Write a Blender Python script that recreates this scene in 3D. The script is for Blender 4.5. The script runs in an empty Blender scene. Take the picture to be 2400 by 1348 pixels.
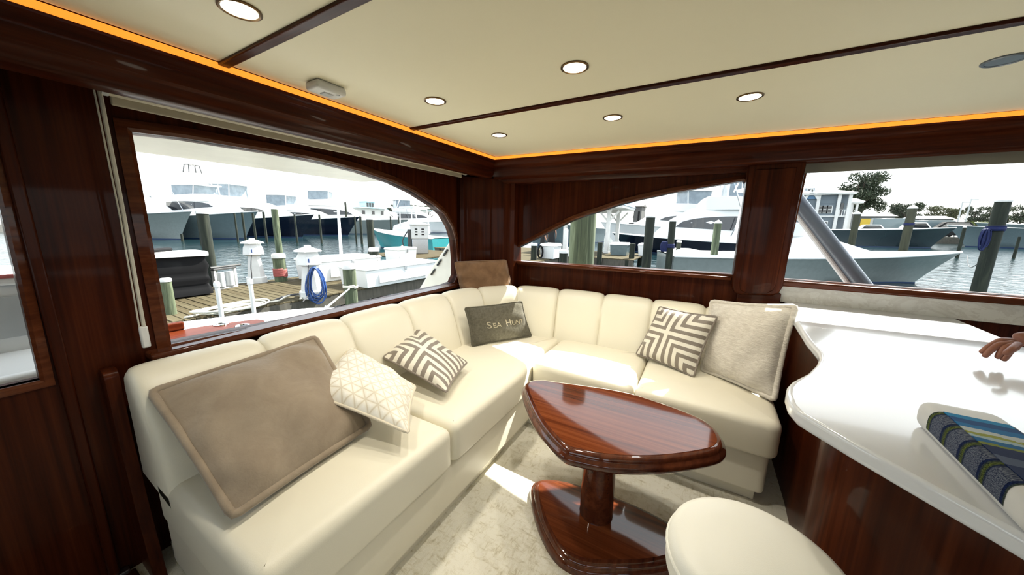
import bpy, math, random
from math import sin, cos, pi, radians, atan, sqrt, hypot
from mathutils import Vector, Matrix
from mathutils.geometry import tessellate_polygon

random.seed(7)
scene = bpy.context.scene
COL = scene.collection

# ---------------------------------------------------------------- camera
EYE = 1.4                       # eye height above the saloon floor (floor z = 0)
F_PX, CX, CY = 775.0, 1200.0, 674.0
PITCH, ROLL, YAW = atan(146.0 / F_PX), radians(0.9), radians(-29.5864)
_f = Vector((sin(YAW) * cos(PITCH), cos(YAW) * cos(PITCH), -sin(PITCH)))
_r0 = Vector((cos(YAW), -sin(YAW), 0))
_u0 = _r0.cross(_f)
_r = _r0 * cos(ROLL) + _u0 * sin(ROLL)
_u = -_r0 * sin(ROLL) + _u0 * cos(ROLL)
cam_data = bpy.data.cameras.new('camera')
cam_data.sensor_width = 36.0
cam_data.lens = F_PX / 2400.0 * 36.0
cam_data.clip_start = 0.02
cam_data.clip_end = 2000
cam = bpy.data.objects.new('camera', cam_data)
COL.objects.link(cam)
cam.matrix_world = Matrix(((_r.x, _u.x, -_f.x, 0), (_r.y, _u.y, -_f.y, 0), (_r.z, _u.z, -_f.z, EYE), (0, 0, 0, 1)))
scene.camera = cam

# ---------------------------------------------------------------- world, sun, exposure
SUN = Vector((0.34, 1.0, 1.15)).normalized()
world = bpy.data.worlds.new('marina_sky')
scene.world = world
world.use_nodes = True
wn, wl = world.node_tree.nodes, world.node_tree.links
wn.clear()
wo = wn.new('ShaderNodeOutputWorld')
bg = wn.new('ShaderNodeBackground')
sky = wn.new('ShaderNodeTexSky')
sky.sky_type = 'NISHITA'
sky.sun_disc = False
sky.sun_elevation = math.asin(SUN.z)
sky.sun_rotation = math.atan2(SUN.x, SUN.y)
sky.air_density = 1.0
sky.dust_density = 2.0
sc_ = wn.new('ShaderNodeMix'); sc_.data_type = 'RGBA'; sc_.blend_type = 'MULTIPLY'
sc_.inputs[0].default_value = 1.0
sc_.inputs[7].default_value = (0.13, 0.13, 0.13, 1)
wl.new(sky.outputs[0], sc_.inputs[6])
tcw = wn.new('ShaderNodeTexCoord')
nzw = wn.new('ShaderNodeTexNoise'); nzw.inputs['Scale'].default_value = 2.2; nzw.inputs['Detail'].default_value = 6
wl.new(tcw.outputs['Generated'], nzw.inputs['Vector'])
rpw = wn.new('ShaderNodeMapRange')
rpw.inputs[1].default_value = 0.3; rpw.inputs[2].default_value = 0.62
rpw.inputs[3].default_value = 0.45; rpw.inputs[4].default_value = 0.9
wl.new(nzw.outputs[0], rpw.inputs[0])
mxw = wn.new('ShaderNodeMix'); mxw.data_type = 'RGBA'
wl.new(rpw.outputs[0], mxw.inputs[0])
wl.new(sc_.outputs[2], mxw.inputs[6])
mxw.inputs[7].default_value = (0.93, 0.97, 1.0, 1)
wl.new(mxw.outputs[2], bg.inputs[0])
bg.inputs[1].default_value = 1.35
wl.new(bg.outputs[0], wo.inputs[0])

sun_d = bpy.data.lights.new('sun', 'SUN')
sun_d.energy = 9.0
sun_d.angle = radians(0.6)
sun_d.color = (1.0, 0.95, 0.86)
sun_o = bpy.data.objects.new('sun', sun_d)
COL.objects.link(sun_o)
sun_o.rotation_euler = SUN.to_track_quat('Z', 'Y').to_euler()
sun_o.location = (8, 25, 30)

scene.view_settings.view_transform = 'Standard'
scene.view_settings.look = 'None'
scene.view_settings.exposure = 1.1
scene.view_settings.gamma = 1.0
scene.view_settings.use_curve_mapping = False


def portal(name, loc, sx, sy, normal):
    d = bpy.data.lights.new(name, 'AREA')
    d.shape = 'RECTANGLE'; d.size = sx; d.size_y = sy
    d.cycles.is_portal = True
    o = bpy.data.objects.new(name, d)
    COL.objects.link(o)
    o.location = loc
    o.rotation_euler = (-Vector(normal)).to_track_quat('Z', 'Y' if abs(normal[2]) < .5 else 'X').to_euler()
    return o


# ---------------------------------------------------------------- measuring helpers (photo pixel -> place in the room)
def ray(x, y):
    return _f + _r * ((x - CX) / F_PX) - _u * ((y - CY) / F_PX)


def atz(x, y, z):
    v = ray(x, y); return v * ((z - EYE) / v.z) + Vector((0, 0, EYE))


def atX(x, y, X):
    v = ray(x, y); return v * (X / v.x) + Vector((0, 0, EYE))


def atY(x, y, Y):
    v = ray(x, y); return v * (Y / v.y) + Vector((0, 0, EYE))


def atd(x, y, d):
    return ray(x, y) * d + Vector((0, 0, EYE))


# ---------------------------------------------------------------- mesh helpers
class MB:
    def __init__(self):
        self.v, self.f, self.uv = [], [], None

    def add(self, vs, fs):
        o = len(self.v)
        self.v += [tuple(p) for p in vs]
        self.f += [tuple(i + o for i in q) for q in fs]
        return self

    def box(self, a, b):
        x0, y0, z0 = a; x1, y1, z1 = b
        if x0 > x1: x0, x1 = x1, x0
        if y0 > y1: y0, y1 = y1, y0
        if z0 > z1: z0, z1 = z1, z0
        return self.add([(x0, y0, z0), (x1, y0, z0), (x1, y1, z0), (x0, y1, z0), (x0, y0, z1), (x1, y0, z1), (x1, y1, z1), (x0, y1, z1)],
                        [(0, 3, 2, 1), (4, 5, 6, 7), (0, 1, 5, 4), (1, 2, 6, 5), (2, 3, 7, 6), (3, 0, 4, 7)])

    def beam(self, p, q, w, h, up=(0, 0, 1)):
        p, q = Vector(p), Vector(q)
        d = (q - p).normalized()
        up = Vector(up)
        s = d.cross(up)
        if s.length < 1e-4: s = d.cross(Vector((1, 0, 0)))
        s.normalize(); t = s.cross(d)
        s *= w / 2; t *= h / 2
        vs = [p - s - t, p + s - t, p + s + t, p - s + t, q - s - t, q + s - t, q + s + t, q - s + t]
        return self.add(vs, [(3, 2, 1, 0), (4, 5, 6, 7), (0, 1, 5, 4), (1, 2, 6, 5), (2, 3, 7, 6), (3, 0, 4, 7)])

    def loft(self, secs, closed=True, caps=True, ring=False):
        """secs: list of equal-length lists of points"""
        n = len(secs[0]); o = len(self.v)
        for s in secs: self.v += [tuple(p) for p in s]
        m = len(secs)
        for i in range(m if ring else m - 1):
            i2 = (i + 1) % m
            for j in range(n if closed else n - 1):
                j2 = (j + 1) % n
                self.f.append((o + i * n + j, o + i * n + j2, o + i2 * n + j2, o + i2 * n + j))
        if caps and not ring:
            self.f.append(tuple(o + j for j in reversed(range(n))))
            self.f.append(tuple(o + (m - 1) * n + j for j in range(n)))
        return self

    def tube(self, path, r, n=8, closed=False, caps=True):
        P = [Vector(p) for p in path]
        m = len(P)
        rr = r if isinstance(r, (list, tuple)) else [r] * m
        secs = []; ref = None
        for i in range(m):
            a = P[(i - 1) % m] if (closed or i > 0) else P[i]
            b = P[(i + 1) % m] if (closed or i < m - 1) else P[i]
            t = (b - a)
            if t.length < 1e-9: t = Vector((0, 0, 1))
            t.normalize()
            if ref is None:
                ref = t.cross(Vector((0, 0, 1)))
                if ref.length < 1e-3: ref = t.cross(Vector((1, 0, 0)))
            ref = (ref - t * ref.dot(t))
            if ref.length < 1e-6: ref = t.cross(Vector((0.3, 1, 0.2)))
            ref.normalize()
            w = t.cross(ref)
            secs.append([P[i] + ref * (rr[i] * cos(2 * pi * k / n)) + w * (rr[i] * sin(2 * pi * k / n)) for k in range(n)])
        return self.loft(secs, True, caps, ring=closed)

    def lathe(self, prof, c=(0, 0, 0), n=24):
        secs = [[(c[0] + r * cos(2 * pi * k / n), c[1] + r * sin(2 * pi * k / n), c[2] + z) for k in range(n)] for r, z in prof]
        return self.loft(secs, True, True)

    def plate(self, outer, holes, fn, d0, d1):
        """flat plate with holes; fn(a, b, d) maps outline coords + depth to 3D"""
        loops = [[Vector((a, b, 0)) for a, b in outer]] + [[Vector((a, b, 0)) for a, b in h] for h in holes]
        tris = tessellate_polygon(loops)
        flat = [p for l in loops for p in l]
        N = len(flat); o = len(self.v)
        self.v += [tuple(fn(p.x, p.y, d0)) for p in flat] + [tuple(fn(p.x, p.y, d1)) for p in flat]
        for t in tris:
            self.f.append((o + t[0], o + t[1], o + t[2]))
            self.f.append((o + N + t[2], o + N + t[1], o + N + t[0]))
        s = 0
        for l in loops:
            n = len(l)
            for j in range(n):
                a, b = s + j, s + (j + 1) % n
                self.f.append((o + a, o + b, o + N + b, o + N + a))
            s += n
        return self

    def prism(self, outline, z0, z1):
        return self.plate(outline, [], lambda a, b, d: (a, b, d), z0, z1)

    def grid(self, fn, nu, nv, closed_u=False):
        o = len(self.v)
        for i in range(nu + 1):
            for j in range(nv + 1):
                self.v.append(tuple(fn(i / nu, j / nv)))
        for i in range(nu):
            for j in range(nv):
                a = o + i * (nv + 1) + j
                self.f.append((a, a + nv + 1, a + nv + 2, a + 1))
        return self

    def mesh(self, name, material=None, smooth=35, uvs=None):
        me = bpy.data.meshes.new(name)
        me.from_pydata(self.v, [], self.f)
        me.validate(clean_customdata=False)
        import bmesh
        bm = bmesh.new(); bm.from_mesh(me)
        bmesh.ops.recalc_face_normals(bm, faces=bm.faces)
        bm.to_mesh(me); bm.free()
        if smooth:
            me.polygons.foreach_set('use_smooth', [True] * len(me.polygons))
            if smooth < 180: me.set_sharp_from_angle(angle=radians(smooth))
        if uvs:
            lay = me.uv_layers.new(name='UVMap')
            for lp in me.loops:
                lay.data[lp.index].uv = uvs[lp.vertex_index]
        if material: me.materials.append(material)
        me.update()
        return me

    def build(self, name, material, parent=None, smooth=35, bevel=None, seg=2, uvs=None, **tags):
        return link(name, self.mesh(name, material, smooth, uvs), parent, bevel, seg, **tags)


def tag(o, label=None, category=None, group=None, kind=None):
    if label: o['label'] = label
    if category: o['category'] = category
    if group: o['group'] = group
    if kind: o['kind'] = kind
    return o


def link(name, me, parent=None, bevel=None, seg=2, **tags):
    o = bpy.data.objects.new(name, me)
    COL.objects.link(o)
    if parent is not None:
        o.parent = parent
        loc = parent.location.copy()
        if parent.get('_world'):          # children modelled in world coordinates
            m = Matrix.Translation(loc)
            o.matrix_parent_inverse = m.inverted()
    if bevel:
        b = o.modifiers.new('bevel', 'BEVEL'); b.width = bevel; b.segments = seg; b.limit_method = 'ANGLE'; b.angle_limit = radians(40)
        b.harden_normals = False
    return tag(o, **tags)


def thing(name, label, category, loc=(0, 0, 0), rotz=0, group=None, world=False):
    o = bpy.data.objects.new(name, None)
    COL.objects.link(o)
    o.location = loc; o.rotation_euler = (0, 0, rotz)
    o.empty_display_size = 0.05
    if world: o['_world'] = 1
    return tag(o, label, category, group)


def copy_tree(o, parent=None):
    c = o.copy(); COL.objects.link(c)
    c.parent = parent
    if parent is not None: c.matrix_parent_inverse = o.matrix_parent_inverse.copy()
    for ch in list(o.children): copy_tree(ch, c)
    return c


def catmull(pts, n=8, closed=False):
    P = [Vector(p) for p in pts]; out = []; m = len(P)
    rng = range(m if closed else m - 1)
    for i in rng:
        if closed:
            p0, p1, p2, p3 = P[(i - 1) % m], P[i], P[(i + 1) % m], P[(i + 2) % m]
        else:
            p0, p1, p2, p3 = P[max(i - 1, 0)], P[i], P[i + 1], P[min(i + 2, m - 1)]
        for k in range(n):
            t = k / n
            out.append(0.5 * ((2 * p1) + (p2 - p0) * t + (2 * p0 - 5 * p1 + 4 * p2 - p3) * t * t + (3 * p1 - p0 - 3 * p2 + p3) * t ** 3))
    if not closed: out.append(P[-1])
    return out


def cat2(pts, n=6, closed=True):
    return [(p.x, p.y) for p in catmull([(a, b, 0) for a, b in pts], n, closed)]


def offset2(poly, d):
    """offset a closed 2D outline outward by d"""
    n = len(poly)
    area = sum(poly[i][0] * poly[(i + 1) % n][1] - poly[(i + 1) % n][0] * poly[i][1] for i in range(n))
    s = 1 if area > 0 else -1
    out = []
    for i in range(n):
        a, b, c = Vector(poly[i - 1]), Vector(poly[i]), Vector(poly[(i + 1) % n])
        e1 = (b - a); e2 = (c - b)
        if e1.length < 1e-9: e1 = e2
        if e2.length < 1e-9: e2 = e1
        e1.normalize(); e2.normalize()
        n1 = Vector((e1.y, -e1.x)) * s; n2 = Vector((e2.y, -e2.x)) * s
        nn = n1 + n2
        if nn.length < 1e-6: nn = n1
        nn.normalize()
        k = d / max(nn.dot(n1), 0.45)
        out.append((b.x + nn.x * k, b.y + nn.y * k))
    return out


def round_poly(pts, r, n=5):
    """round the corners of a closed 2D polygon"""
    out = []; m = len(pts)
    for i in range(m):
        a, b, c = Vector(pts[i - 1]), Vector(pts[i]), Vector(pts[(i + 1) % m])
        rr = r[i] if isinstance(r, (list, tuple)) else r
        if rr <= 0: out.append((b.x, b.y)); continue
        u = (a - b); v = (c - b)
        k = min(rr, u.length * .48, v.length * .48)
        p, q = b + u.normalized() * k, b + v.normalized() * k
        for j in range(n + 1):
            t = j / n
            w = p * (1 - t) ** 2 + b * 2 * t * (1 - t) + q * t * t
            out.append((w.x, w.y))
    return out


# ---------------------------------------------------------------- materials
def nodes_of(name):
    m = bpy.data.materials.new(name); m.use_nodes = True
    nt = m.node_tree
    return m, nt.nodes, nt.links, nt.nodes['Principled BSDF']


def coords(N, L, scale=(1, 1, 1), rot=(0, 0, 0), kind='Object'):
    tc = N.new('ShaderNodeTexCoord'); mp = N.new('ShaderNodeMapping')
    mp.inputs['Scale'].default_value = scale; mp.inputs['Rotation'].default_value = rot
    L.new(tc.outputs[kind], mp.inputs[0])
    return mp.outputs[0]


def ramp(N, L, fac, stops):
    r = N.new('ShaderNodeValToRGB')
    e = r.color_ramp.elements
    while len(e) < len(stops): e.new(0.5)
    for k, (p, c) in zip(e, stops):
        k.position = p; k.color = (*c, 1)
    L.new(fac, r.inputs[0])
    return r.outputs[0]


def add_bump(N, L, p, height, strength, dist=0.01):
    b = N.new('ShaderNodeBump'); b.inputs['Strength'].default_value = strength; b.inputs['Distance'].default_value = dist
    L.new(height, b.inputs['Height']); L.new(b.outputs[0], p.inputs['Normal'])


def noise(N, L, vec, scale, detail=4, rough=.55, dist=0.0):
    n = N.new('ShaderNodeTexNoise'); n.inputs['Scale'].default_value = scale; n.inputs['Detail'].default_value = detail
    n.inputs['Roughness'].default_value = rough; n.inputs['Distortion'].default_value = dist
    L.new(vec, n.inputs['Vector'])
    return n.outputs[0]


def plain(name, c, rough=.5, metal=0, coat=0, c2=None, nscale=6, bump=0, bscale=60, spec=.5, stretch=(1, 1, 1)):
    m, N, L, p = nodes_of(name)
    p.inputs['Base Color'].default_value = (*c, 1)
    p.inputs['Roughness'].default_value = rough; p.inputs['Metallic'].default_value = metal
    p.inputs['Coat Weight'].default_value = coat; p.inputs['Coat Roughness'].default_value = .04
    p.inputs['Specular IOR Level'].default_value = spec
    v = coords(N, L, stretch)
    if c2 is None: c2 = tuple(x * .9 for x in c)
    L.new(ramp(N, L, noise(N, L, v, nscale), [(.35, c), (.65, c2)]), p.inputs['Base Color'])
    if bump: add_bump(N, L, p, noise(N, L, v, bscale, 3), bump)
    return m


def wood(name, grain, dark, mid, light, rough=.34, coat=.08, fine=1.0, rot=(0, 0, 0), kind='Object', rings=.5):
    """grain: axis index along which the fibres run"""
    m, N, L, p = nodes_of(name)
    s = [14 * fine, 14 * fine, 14 * fine]; s[grain] = .55 * fine
    v = coords(N, L, s, rot, kind)
    a = noise(N, L, v, 1.0, 5, .6, .6)
    s2 = [70 * fine] * 3; s2[grain] = 1.6 * fine
    b = noise(N, L, coords(N, L, s2, rot, kind), 1.0, 3, .6)
    mx = N.new('ShaderNodeMix'); mx.data_type = 'FLOAT'; mx.inputs[0].default_value = rings
    L.new(a, mx.inputs[2]); L.new(b, mx.inputs[3])
    L.new(ramp(N, L, mx.outputs[0], [(.33, dark), (.5, mid), (.68, light)]), p.inputs['Base Color'])
    p.inputs['Roughness'].default_value = rough; p.inputs['Specular IOR Level'].default_value = .07
    p.inputs['Coat Weight'].default_value = coat; p.inputs['Coat Roughness'].default_value = .05
    add_bump(N, L, p, b, .04, .002)
    return m


W_D, W_M, W_L = (.016, .0030, .0010), (.042, .0082, .0024), (.080, .0175, .0050)
M = {}
M['walnut_z'] = wood('walnut_upright_grain', 2, W_D, W_M, W_L)
M['walnut_x'] = wood('walnut_long_grain_x', 0, W_D, W_M, W_L)
M['walnut_y'] = wood('walnut_long_grain_y', 1, W_D, W_M, W_L)
M['trim_x'] = wood('walnut_trim_x', 0, (.045, .011, .004), (.085, .022, .008), (.13, .038, .014), .25, .3)
M['trim_y'] = wood('walnut_trim_y', 1, (.045, .011, .004), (.085, .022, .008), (.13, .038, .014), .25, .3)
M['trim_z'] = wood('walnut_trim_z', 2, (.045, .011, .004), (.085, .022, .008), (.13, .038, .014), .25, .3)
M['rosewood'] = wood('rosewood_gloss', 0, (.035, .007, .003), (.14, .034, .011), (.25, .072, .024), .12, .8, .75, (0, 0, radians(-14)), rings=.4)
M['rosewood_band'] = wood('rosewood_gloss_band', 1, (.03, .007, .004), (.085, .022, .010), (.15, .044, .018), .1, 1.0, .8, (0, 0, radians(20)), rings=.4)
M['teak'] = wood('varnished_teak', 1, (.045, .007, .0025), (.08, .014, .0045), (.125, .026, .008), .4, .12, .6)
M['leather'] = plain('cream_leather', (.80, .755, .62), .42, c2=(.785, .74, .605), nscale=3, bump=.06, bscale=420)
M['leather_base'] = plain('cream_leather_base', (.78, .735, .605), .42, c2=(.765, .72, .59), nscale=3, bump=.06, bscale=420)
M['stool_leather'] = plain('pale_stool_leather', (.84, .82, .73), .4, c2=(.825, .805, .715), nscale=3, bump=.05, bscale=420)
M['stitch'] = plain('cream_seam', (.50, .44, .31), .6)
M['ceiling'] = plain('cream_headliner_vinyl', (.80, .755, .575), .6, c2=(.785, .74, .56), nscale=2, bump=.03, bscale=300)
M['counter'] = plain('white_quartz_counter', (.70, .715, .735), .14, c2=(.67, .685, .71), nscale=1.6, coat=.3, spec=.6)
M['white'] = plain('white_gelcoat', (.80, .81, .81), .25, c2=(.77, .78, .78), nscale=1)
M['offwhite'] = plain('cream_gelcoat', (.72, .71, .64), .35)
M['white_dull'] = plain('white_matt_plastic', (.66, .66, .645), .5)
M['clear_vinyl'] = plain('grey_blue_vinyl_curtain', (.24, .29, .33), .2, c2=(.17, .21, .25), nscale=1.5)
M['grey'] = plain('pale_grey_paint', (.45, .47, .48), .4)
M['black'] = plain('black_rubber', (.006, .006, .007), .6, spec=.12)
M['dark_glass'] = plain('tinted_glass', (.012, .014, .018), .06, spec=.8)
M['chrome'] = plain('polished_steel', (.75, .76, .78), .12, metal=1)
M['alu'] = plain('brushed_aluminium', (.55, .57, .60), .28, metal=1, c2=(.48, .50, .53), nscale=20)
M['bronze'] = plain('bronze_ring', (.16, .10, .05), .3, metal=1)
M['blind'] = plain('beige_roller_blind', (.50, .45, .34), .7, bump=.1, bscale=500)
M['blind_shaded'] = plain('shaded_beige_roller_blind', (.20, .185, .145), .8)  # backlit shading of the blind put into a darker base colour
M['cord'] = plain('beige_cord', (.55, .52, .44), .6)
M['dark_plastic'] = plain('charcoal_plastic', (.05, .05, .05), .45)
M['sail_blue'] = plain('royal_blue_rope', (.002, .006, .05), .8, c2=(.004, .013, .09), nscale=40)
M['hose_blue'] = plain('blue_rubber_hose', (.016, .055, .20), .45, c2=(.022, .075, .26))
M['rope_white'] = plain('white_nylon_rope', (.72, .70, .62), .8, c2=(.6, .57, .48), nscale=60)
M['rope_red'] = plain('faded_red_rope', (.40, .10, .09), .8, c2=(.30, .08, .07), nscale=60)
M['rope_dark'] = plain('dark_rope', (.06, .06, .065), .8)
M['orange'] = plain('orange_plastic', (.62, .15, .04), .4)
M['teal'] = plain('teal_gelcoat', (.03, .27, .29), .3)
M['navy'] = plain('navy_gelcoat', (.004, .007, .019), .15, spec=.6)
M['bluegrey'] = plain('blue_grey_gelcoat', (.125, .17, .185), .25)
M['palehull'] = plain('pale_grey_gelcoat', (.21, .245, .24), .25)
M['darkteal'] = plain('dark_teal_gelcoat', (.006, .020, .027), .2)
M['bottom'] = plain('blue_bottom_paint', (.008, .03, .09), .5)
M['yellow'] = plain('yellow_plastic', (.62, .42, .03), .5)
M['skin'] = plain('skin', (.30, .12, .075), .5, c2=(.25, .095, .06), nscale=12)
M['skin_pale'] = plain('skin_pale', (.45, .25, .18), .5, c2=(.4, .21, .15), nscale=12)
M['cloth_black'] = plain('black_cloth', (.012, .012, .014), .85, bump=.2, bscale=80)
M['cloth_navy'] = plain('navy_cloth', (.015, .02, .045), .85, bump=.2, bscale=80)
M['cloth_white'] = plain('white_shirt_cloth', (.6, .6, .58), .85, bump=.2, bscale=80)
M['hair'] = plain('brown_hair', (.03, .018, .01), .6)
M['bark'] = plain('tree_bark', (.07, .055, .04), .9, c2=(.04, .03, .022), bump=.6, bscale=20)
M['leaf_dark'] = plain('dark_evergreen_leaf', (.018, .030, .014), .7, c2=(.035, .05, .02), nscale=1.5)
M['leaf_olive'] = plain('olive_leaf', (.045, .055, .018), .7, c2=(.08, .085, .03), nscale=1.5)
M['leaf_bright'] = plain('bright_hedge_leaf', (.12, .16, .03), .7, c2=(.17, .2, .05), nscale=1.5)
M['siding'] = plain('pale_blue_siding', (.115, .145, .17), .6, c2=(.13, .16, .185), nscale=8, stretch=(.2, .2, 8))
M['roof_blue'] = plain('blue_metal_roof', (.07, .17, .30), .4, c2=(.09, .20, .34), nscale=6)
M['roof_pale'] = plain('pale_metal_roof', (.62, .66, .68), .4)
M['roof_aqua'] = plain('aqua_metal_roof', (.16, .36, .44), .5, c2=(.19, .40, .48))
M['shed'] = plain('dark_shed_boards', (.06, .06, .06), .8, c2=(.08, .08, .078), stretch=(8, 8, .3))
M['shed_grey'] = plain('grey_shed_panel', (.10, .11, .115), .7)
M['asphalt'] = plain('car_park_gravel', (.17, .165, .15), .9, c2=(.21, .2, .18), nscale=3, bump=.4, bscale=60)
M['bulkhead'] = plain('timber_bulkhead', (.10, .09, .07), .85, c2=(.06, .055, .045), nscale=3, stretch=(6, 6, 1))


def emissive(name, c, strength):
    m, N, L, p = nodes_of(name)
    p.inputs['Base Color'].default_value = (*c, 1)
    p.inputs['Emission Color'].default_value = (*c, 1)
    p.inputs['Emission Strength'].default_value = strength
    v = coords(N, L)
    L.new(ramp(N, L, noise(N, L, v, 5), [(.3, c), (.7, tuple(x * .96 for x in c))]), p.inputs['Emission Color'])
    return m


M['lamp'] = emissive('lit_downlight_lens', (1.0, .90, .70), 6.0)
M['led'] = emissive('amber_led_strip', (1.0, .30, .03), .55)


def glass_mat():
    m = bpy.data.materials.new('clear_window_glass'); m.use_nodes = True
    N, L = m.node_tree.nodes, m.node_tree.links
    N.clear()
    o = N.new('ShaderNodeOutputMaterial'); t = N.new('ShaderNodeBsdfTransparent'); g = N.new('ShaderNodeBsdfGlossy')
    t.inputs[0].default_value = (.97, .985, .98, 1)
    g.inputs['Roughness'].default_value = .01
    mix = N.new('ShaderNodeMixShader'); fr = N.new('ShaderNodeFresnel'); fr.inputs[0].default_value = 1.12
    L.new(fr.outputs[0], mix.inputs[0]); L.new(t.outputs[0], mix.inputs[1]); L.new(g.outputs[0], mix.inputs[2])
    L.new(mix.outputs[0], o.inputs[0])
    return m


M['glass'] = glass_mat()


def carpet_mat():
    m, N, L, p = nodes_of('mottled_beige_carpet')
    v = coords(N, L)
    a = noise(N, L, coords(N, L, (16, 44, 1)), 1.0, 6, .75, .4)
    b = noise(N, L, coords(N, L, (48, 15, 1)), 1.0, 6, .75, .4)
    mx = N.new('ShaderNodeMath'); mx.operation = 'MAXIMUM'
    L.new(a, mx.inputs[0]); L.new(b, mx.inputs[1])
    big = noise(N, L, v, 3.2, 3)
    ad = N.new('ShaderNodeMath'); ad.operation = 'MULTIPLY_ADD'; ad.inputs[1].default_value = .35
    L.new(big, ad.inputs[0]); L.new(mx.outputs[0], ad.inputs[2])
    L.new(ramp(N, L, ad.outputs[0], [(.68, (.80, .77, .67)), (.76, (.72, .68, .56)), (.84, (.56, .51, .38))]), p.inputs['Base Color'])
    p.inputs['Roughness'].default_value = .95
    p.inputs['Specular IOR Level'].default_value = .1
    add_bump(N, L, p, noise(N, L, v, 260, 2), .7, .004)
    return m


M['carpet'] = carpet_mat()


def velvet(name, c, c2, nscale=14, sheen=.5, bump=.25, bscale=60, stretch=(1, 1, 1)):
    m, N, L, p = nodes_of(name)
    v = coords(N, L, stretch)
    L.new(ramp(N, L, noise(N, L, v, nscale, 4, .6, .5), [(.32, c), (.68, c2)]), p.inputs['Base Color'])
    p.inputs['Roughness'].default_value = .85
    p.inputs['Sheen Weight'].default_value = sheen; p.inputs['Sheen Roughness'].default_value = .4
    p.inputs['Specular IOR Level'].default_value = .15
    add_bump(N, L, p, noise(N, L, v, bscale, 3, .6, .8), bump, .006)
    return m


M['velvet_taupe'] = velvet('taupe_velvet', (.255, .20, .145), (.33, .265, .195), 9)
M['velvet_brown'] = velvet('brown_velvet', (.17, .095, .05), (.25, .145, .08), 10)
M['chenille'] = velvet('charcoal_olive_chenille', (.085, .078, .058), (.13, .12, .09), 60, .25, .4, 200)
M['fur'] = velvet('oatmeal_faux_fur', (.62, .565, .48), (.78, .73, .64), 34, .4, .8, 60, (1, 1, 3.2))
M['thread'] = plain('beige_thread', (.42, .37, .26), .6)


def stripe_mat():
    m, N, L, p = nodes_of('taupe_white_chevron_weave')
    tc = N.new('ShaderNodeTexCoord'); sp = N.new('ShaderNodeSeparateXYZ')
    L.new(tc.outputs['UV'], sp.inputs[0])
    def mth(op, a, b=None):
        n = N.new('ShaderNodeMath'); n.operation = op
        for i, x in ((0, a), (1, b)):
            if x is None: continue
            if isinstance(x, (int, float)): n.inputs[i].default_value = x
            else: L.new(x, n.inputs[i])
        return n.outputs[0]
    a = mth('ABSOLUTE', mth('SUBTRACT', sp.outputs[0], .43)); b = mth('ABSOLUTE', mth('SUBTRACT', sp.outputs[1], .56))
    mn = mth('MINIMUM', a, b)
    fr = mth('FRACT', mth('DIVIDE', mth('ADD', mn, .028), .125))
    dk = mth('GREATER_THAN', fr, .5)
    mx = N.new('ShaderNodeMix'); mx.data_type = 'RGBA'
    L.new(dk, mx.inputs[0])
    mx.inputs[6].default_value = (.74, .70, .60, 1); mx.inputs[7].default_value = (.215, .18, .145, 1)
    L.new(mx.outputs[2], p.inputs['Base Color'])
    p.inputs['Roughness'].default_value = .55; p.inputs['Sheen Weight'].default_value = .2
    add_bump(N, L, p, noise(N, L, coords(N, L), 90, 2), .12, .004)
    return m


M['stripe'] = stripe_mat()


def hex_mat():
    m, N, L, p = nodes_of('cream_quilted_lattice')
    tc = N.new('ShaderNodeTexCoord'); sp = N.new('ShaderNodeSeparateXYZ')
    L.new(tc.outputs['UV'], sp.inputs[0])
    tot = None
    for k in range(3):
        an = k * pi / 3
        d = N.new('ShaderNodeVectorMath'); d.operation = 'DOT_PRODUCT'
        L.new(tc.outputs['UV'], d.inputs[0]); d.inputs[1].default_value = (cos(an) * 9, sin(an) * 9, 0)
        fr = N.new('ShaderNodeMath'); fr.operation = 'PINGPONG'; fr.inputs[1].default_value = .5
        L.new(d.outputs['Value'], fr.inputs[0])
        if tot is None: tot = fr.outputs[0]
        else:
            mn = N.new('ShaderNodeMath'); mn.operation = 'MINIMUM'
            L.new(tot, mn.inputs[0]); L.new(fr.outputs[0], mn.inputs[1]); tot = mn.outputs[0]
    L.new(ramp(N, L, tot, [(.03, (.66, .59, .46)), (.08, (.80, .76, .66)), (.3, (.87, .845, .78))]), p.inputs['Base Color'])
    p.inputs['Roughness'].default_value = .5; p.inputs['Sheen Weight'].default_value = .3
    add_bump(N, L, p, tot, .4, .004)
    return m


M['hex'] = hex_mat()


def piling_mat():
    m, N, L, p = nodes_of('green_weathered_piling')
    v = coords(N, L, (9, 9, .8))
    g = noise(N, L, v, 1.2, 6, .65, .8)
    L.new(ramp(N, L, g, [(.3, (.018, .028, .015)), (.5, (.085, .105, .058)), (.7, (.19, .225, .14))]), p.inputs['Base Color'])
    p.inputs['Roughness'].default_value = .9
    add_bump(N, L, p, g, .5, .01)
    return m


M['piling'] = piling_mat()


def piling_dark():
    m, N, L, p = nodes_of('dark_green_piling')
    g = noise(N, L, coords(N, L, (9, 9, .8)), 1.2, 6, .65, .8)
    L.new(ramp(N, L, g, [(.3, (.004, .006, .004)), (.5, (.013, .018, .011)), (.7, (.034, .040, .024))]), p.inputs['Base Color'])
    p.inputs['Roughness'].default_value = .9
    add_bump(N, L, p, g, .5, .01)
    return m


M['piling_dark'] = piling_dark()
M['piling_mid'] = plain('olive_brown_piling', (.030, .032, .018), .9, c2=(.052, .053, .029), nscale=1.5, bump=.4, bscale=8, stretch=(9, 9, .8))
M['pole_grey'] = plain('painted_grey_blue_pole', (.13, .155, .19), .3, c2=(.115, .14, .17))
M['plank'] = wood('weathered_dock_plank', 0, (.040, .032, .018), (.068, .055, .032), (.10, .083, .050), .85, 0, .5)
M['plank2'] = wood('weathered_dock_plank_pale', 0, (.048, .040, .024), (.080, .067, .040), (.112, .095, .060), .85, 0, .5)


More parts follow.
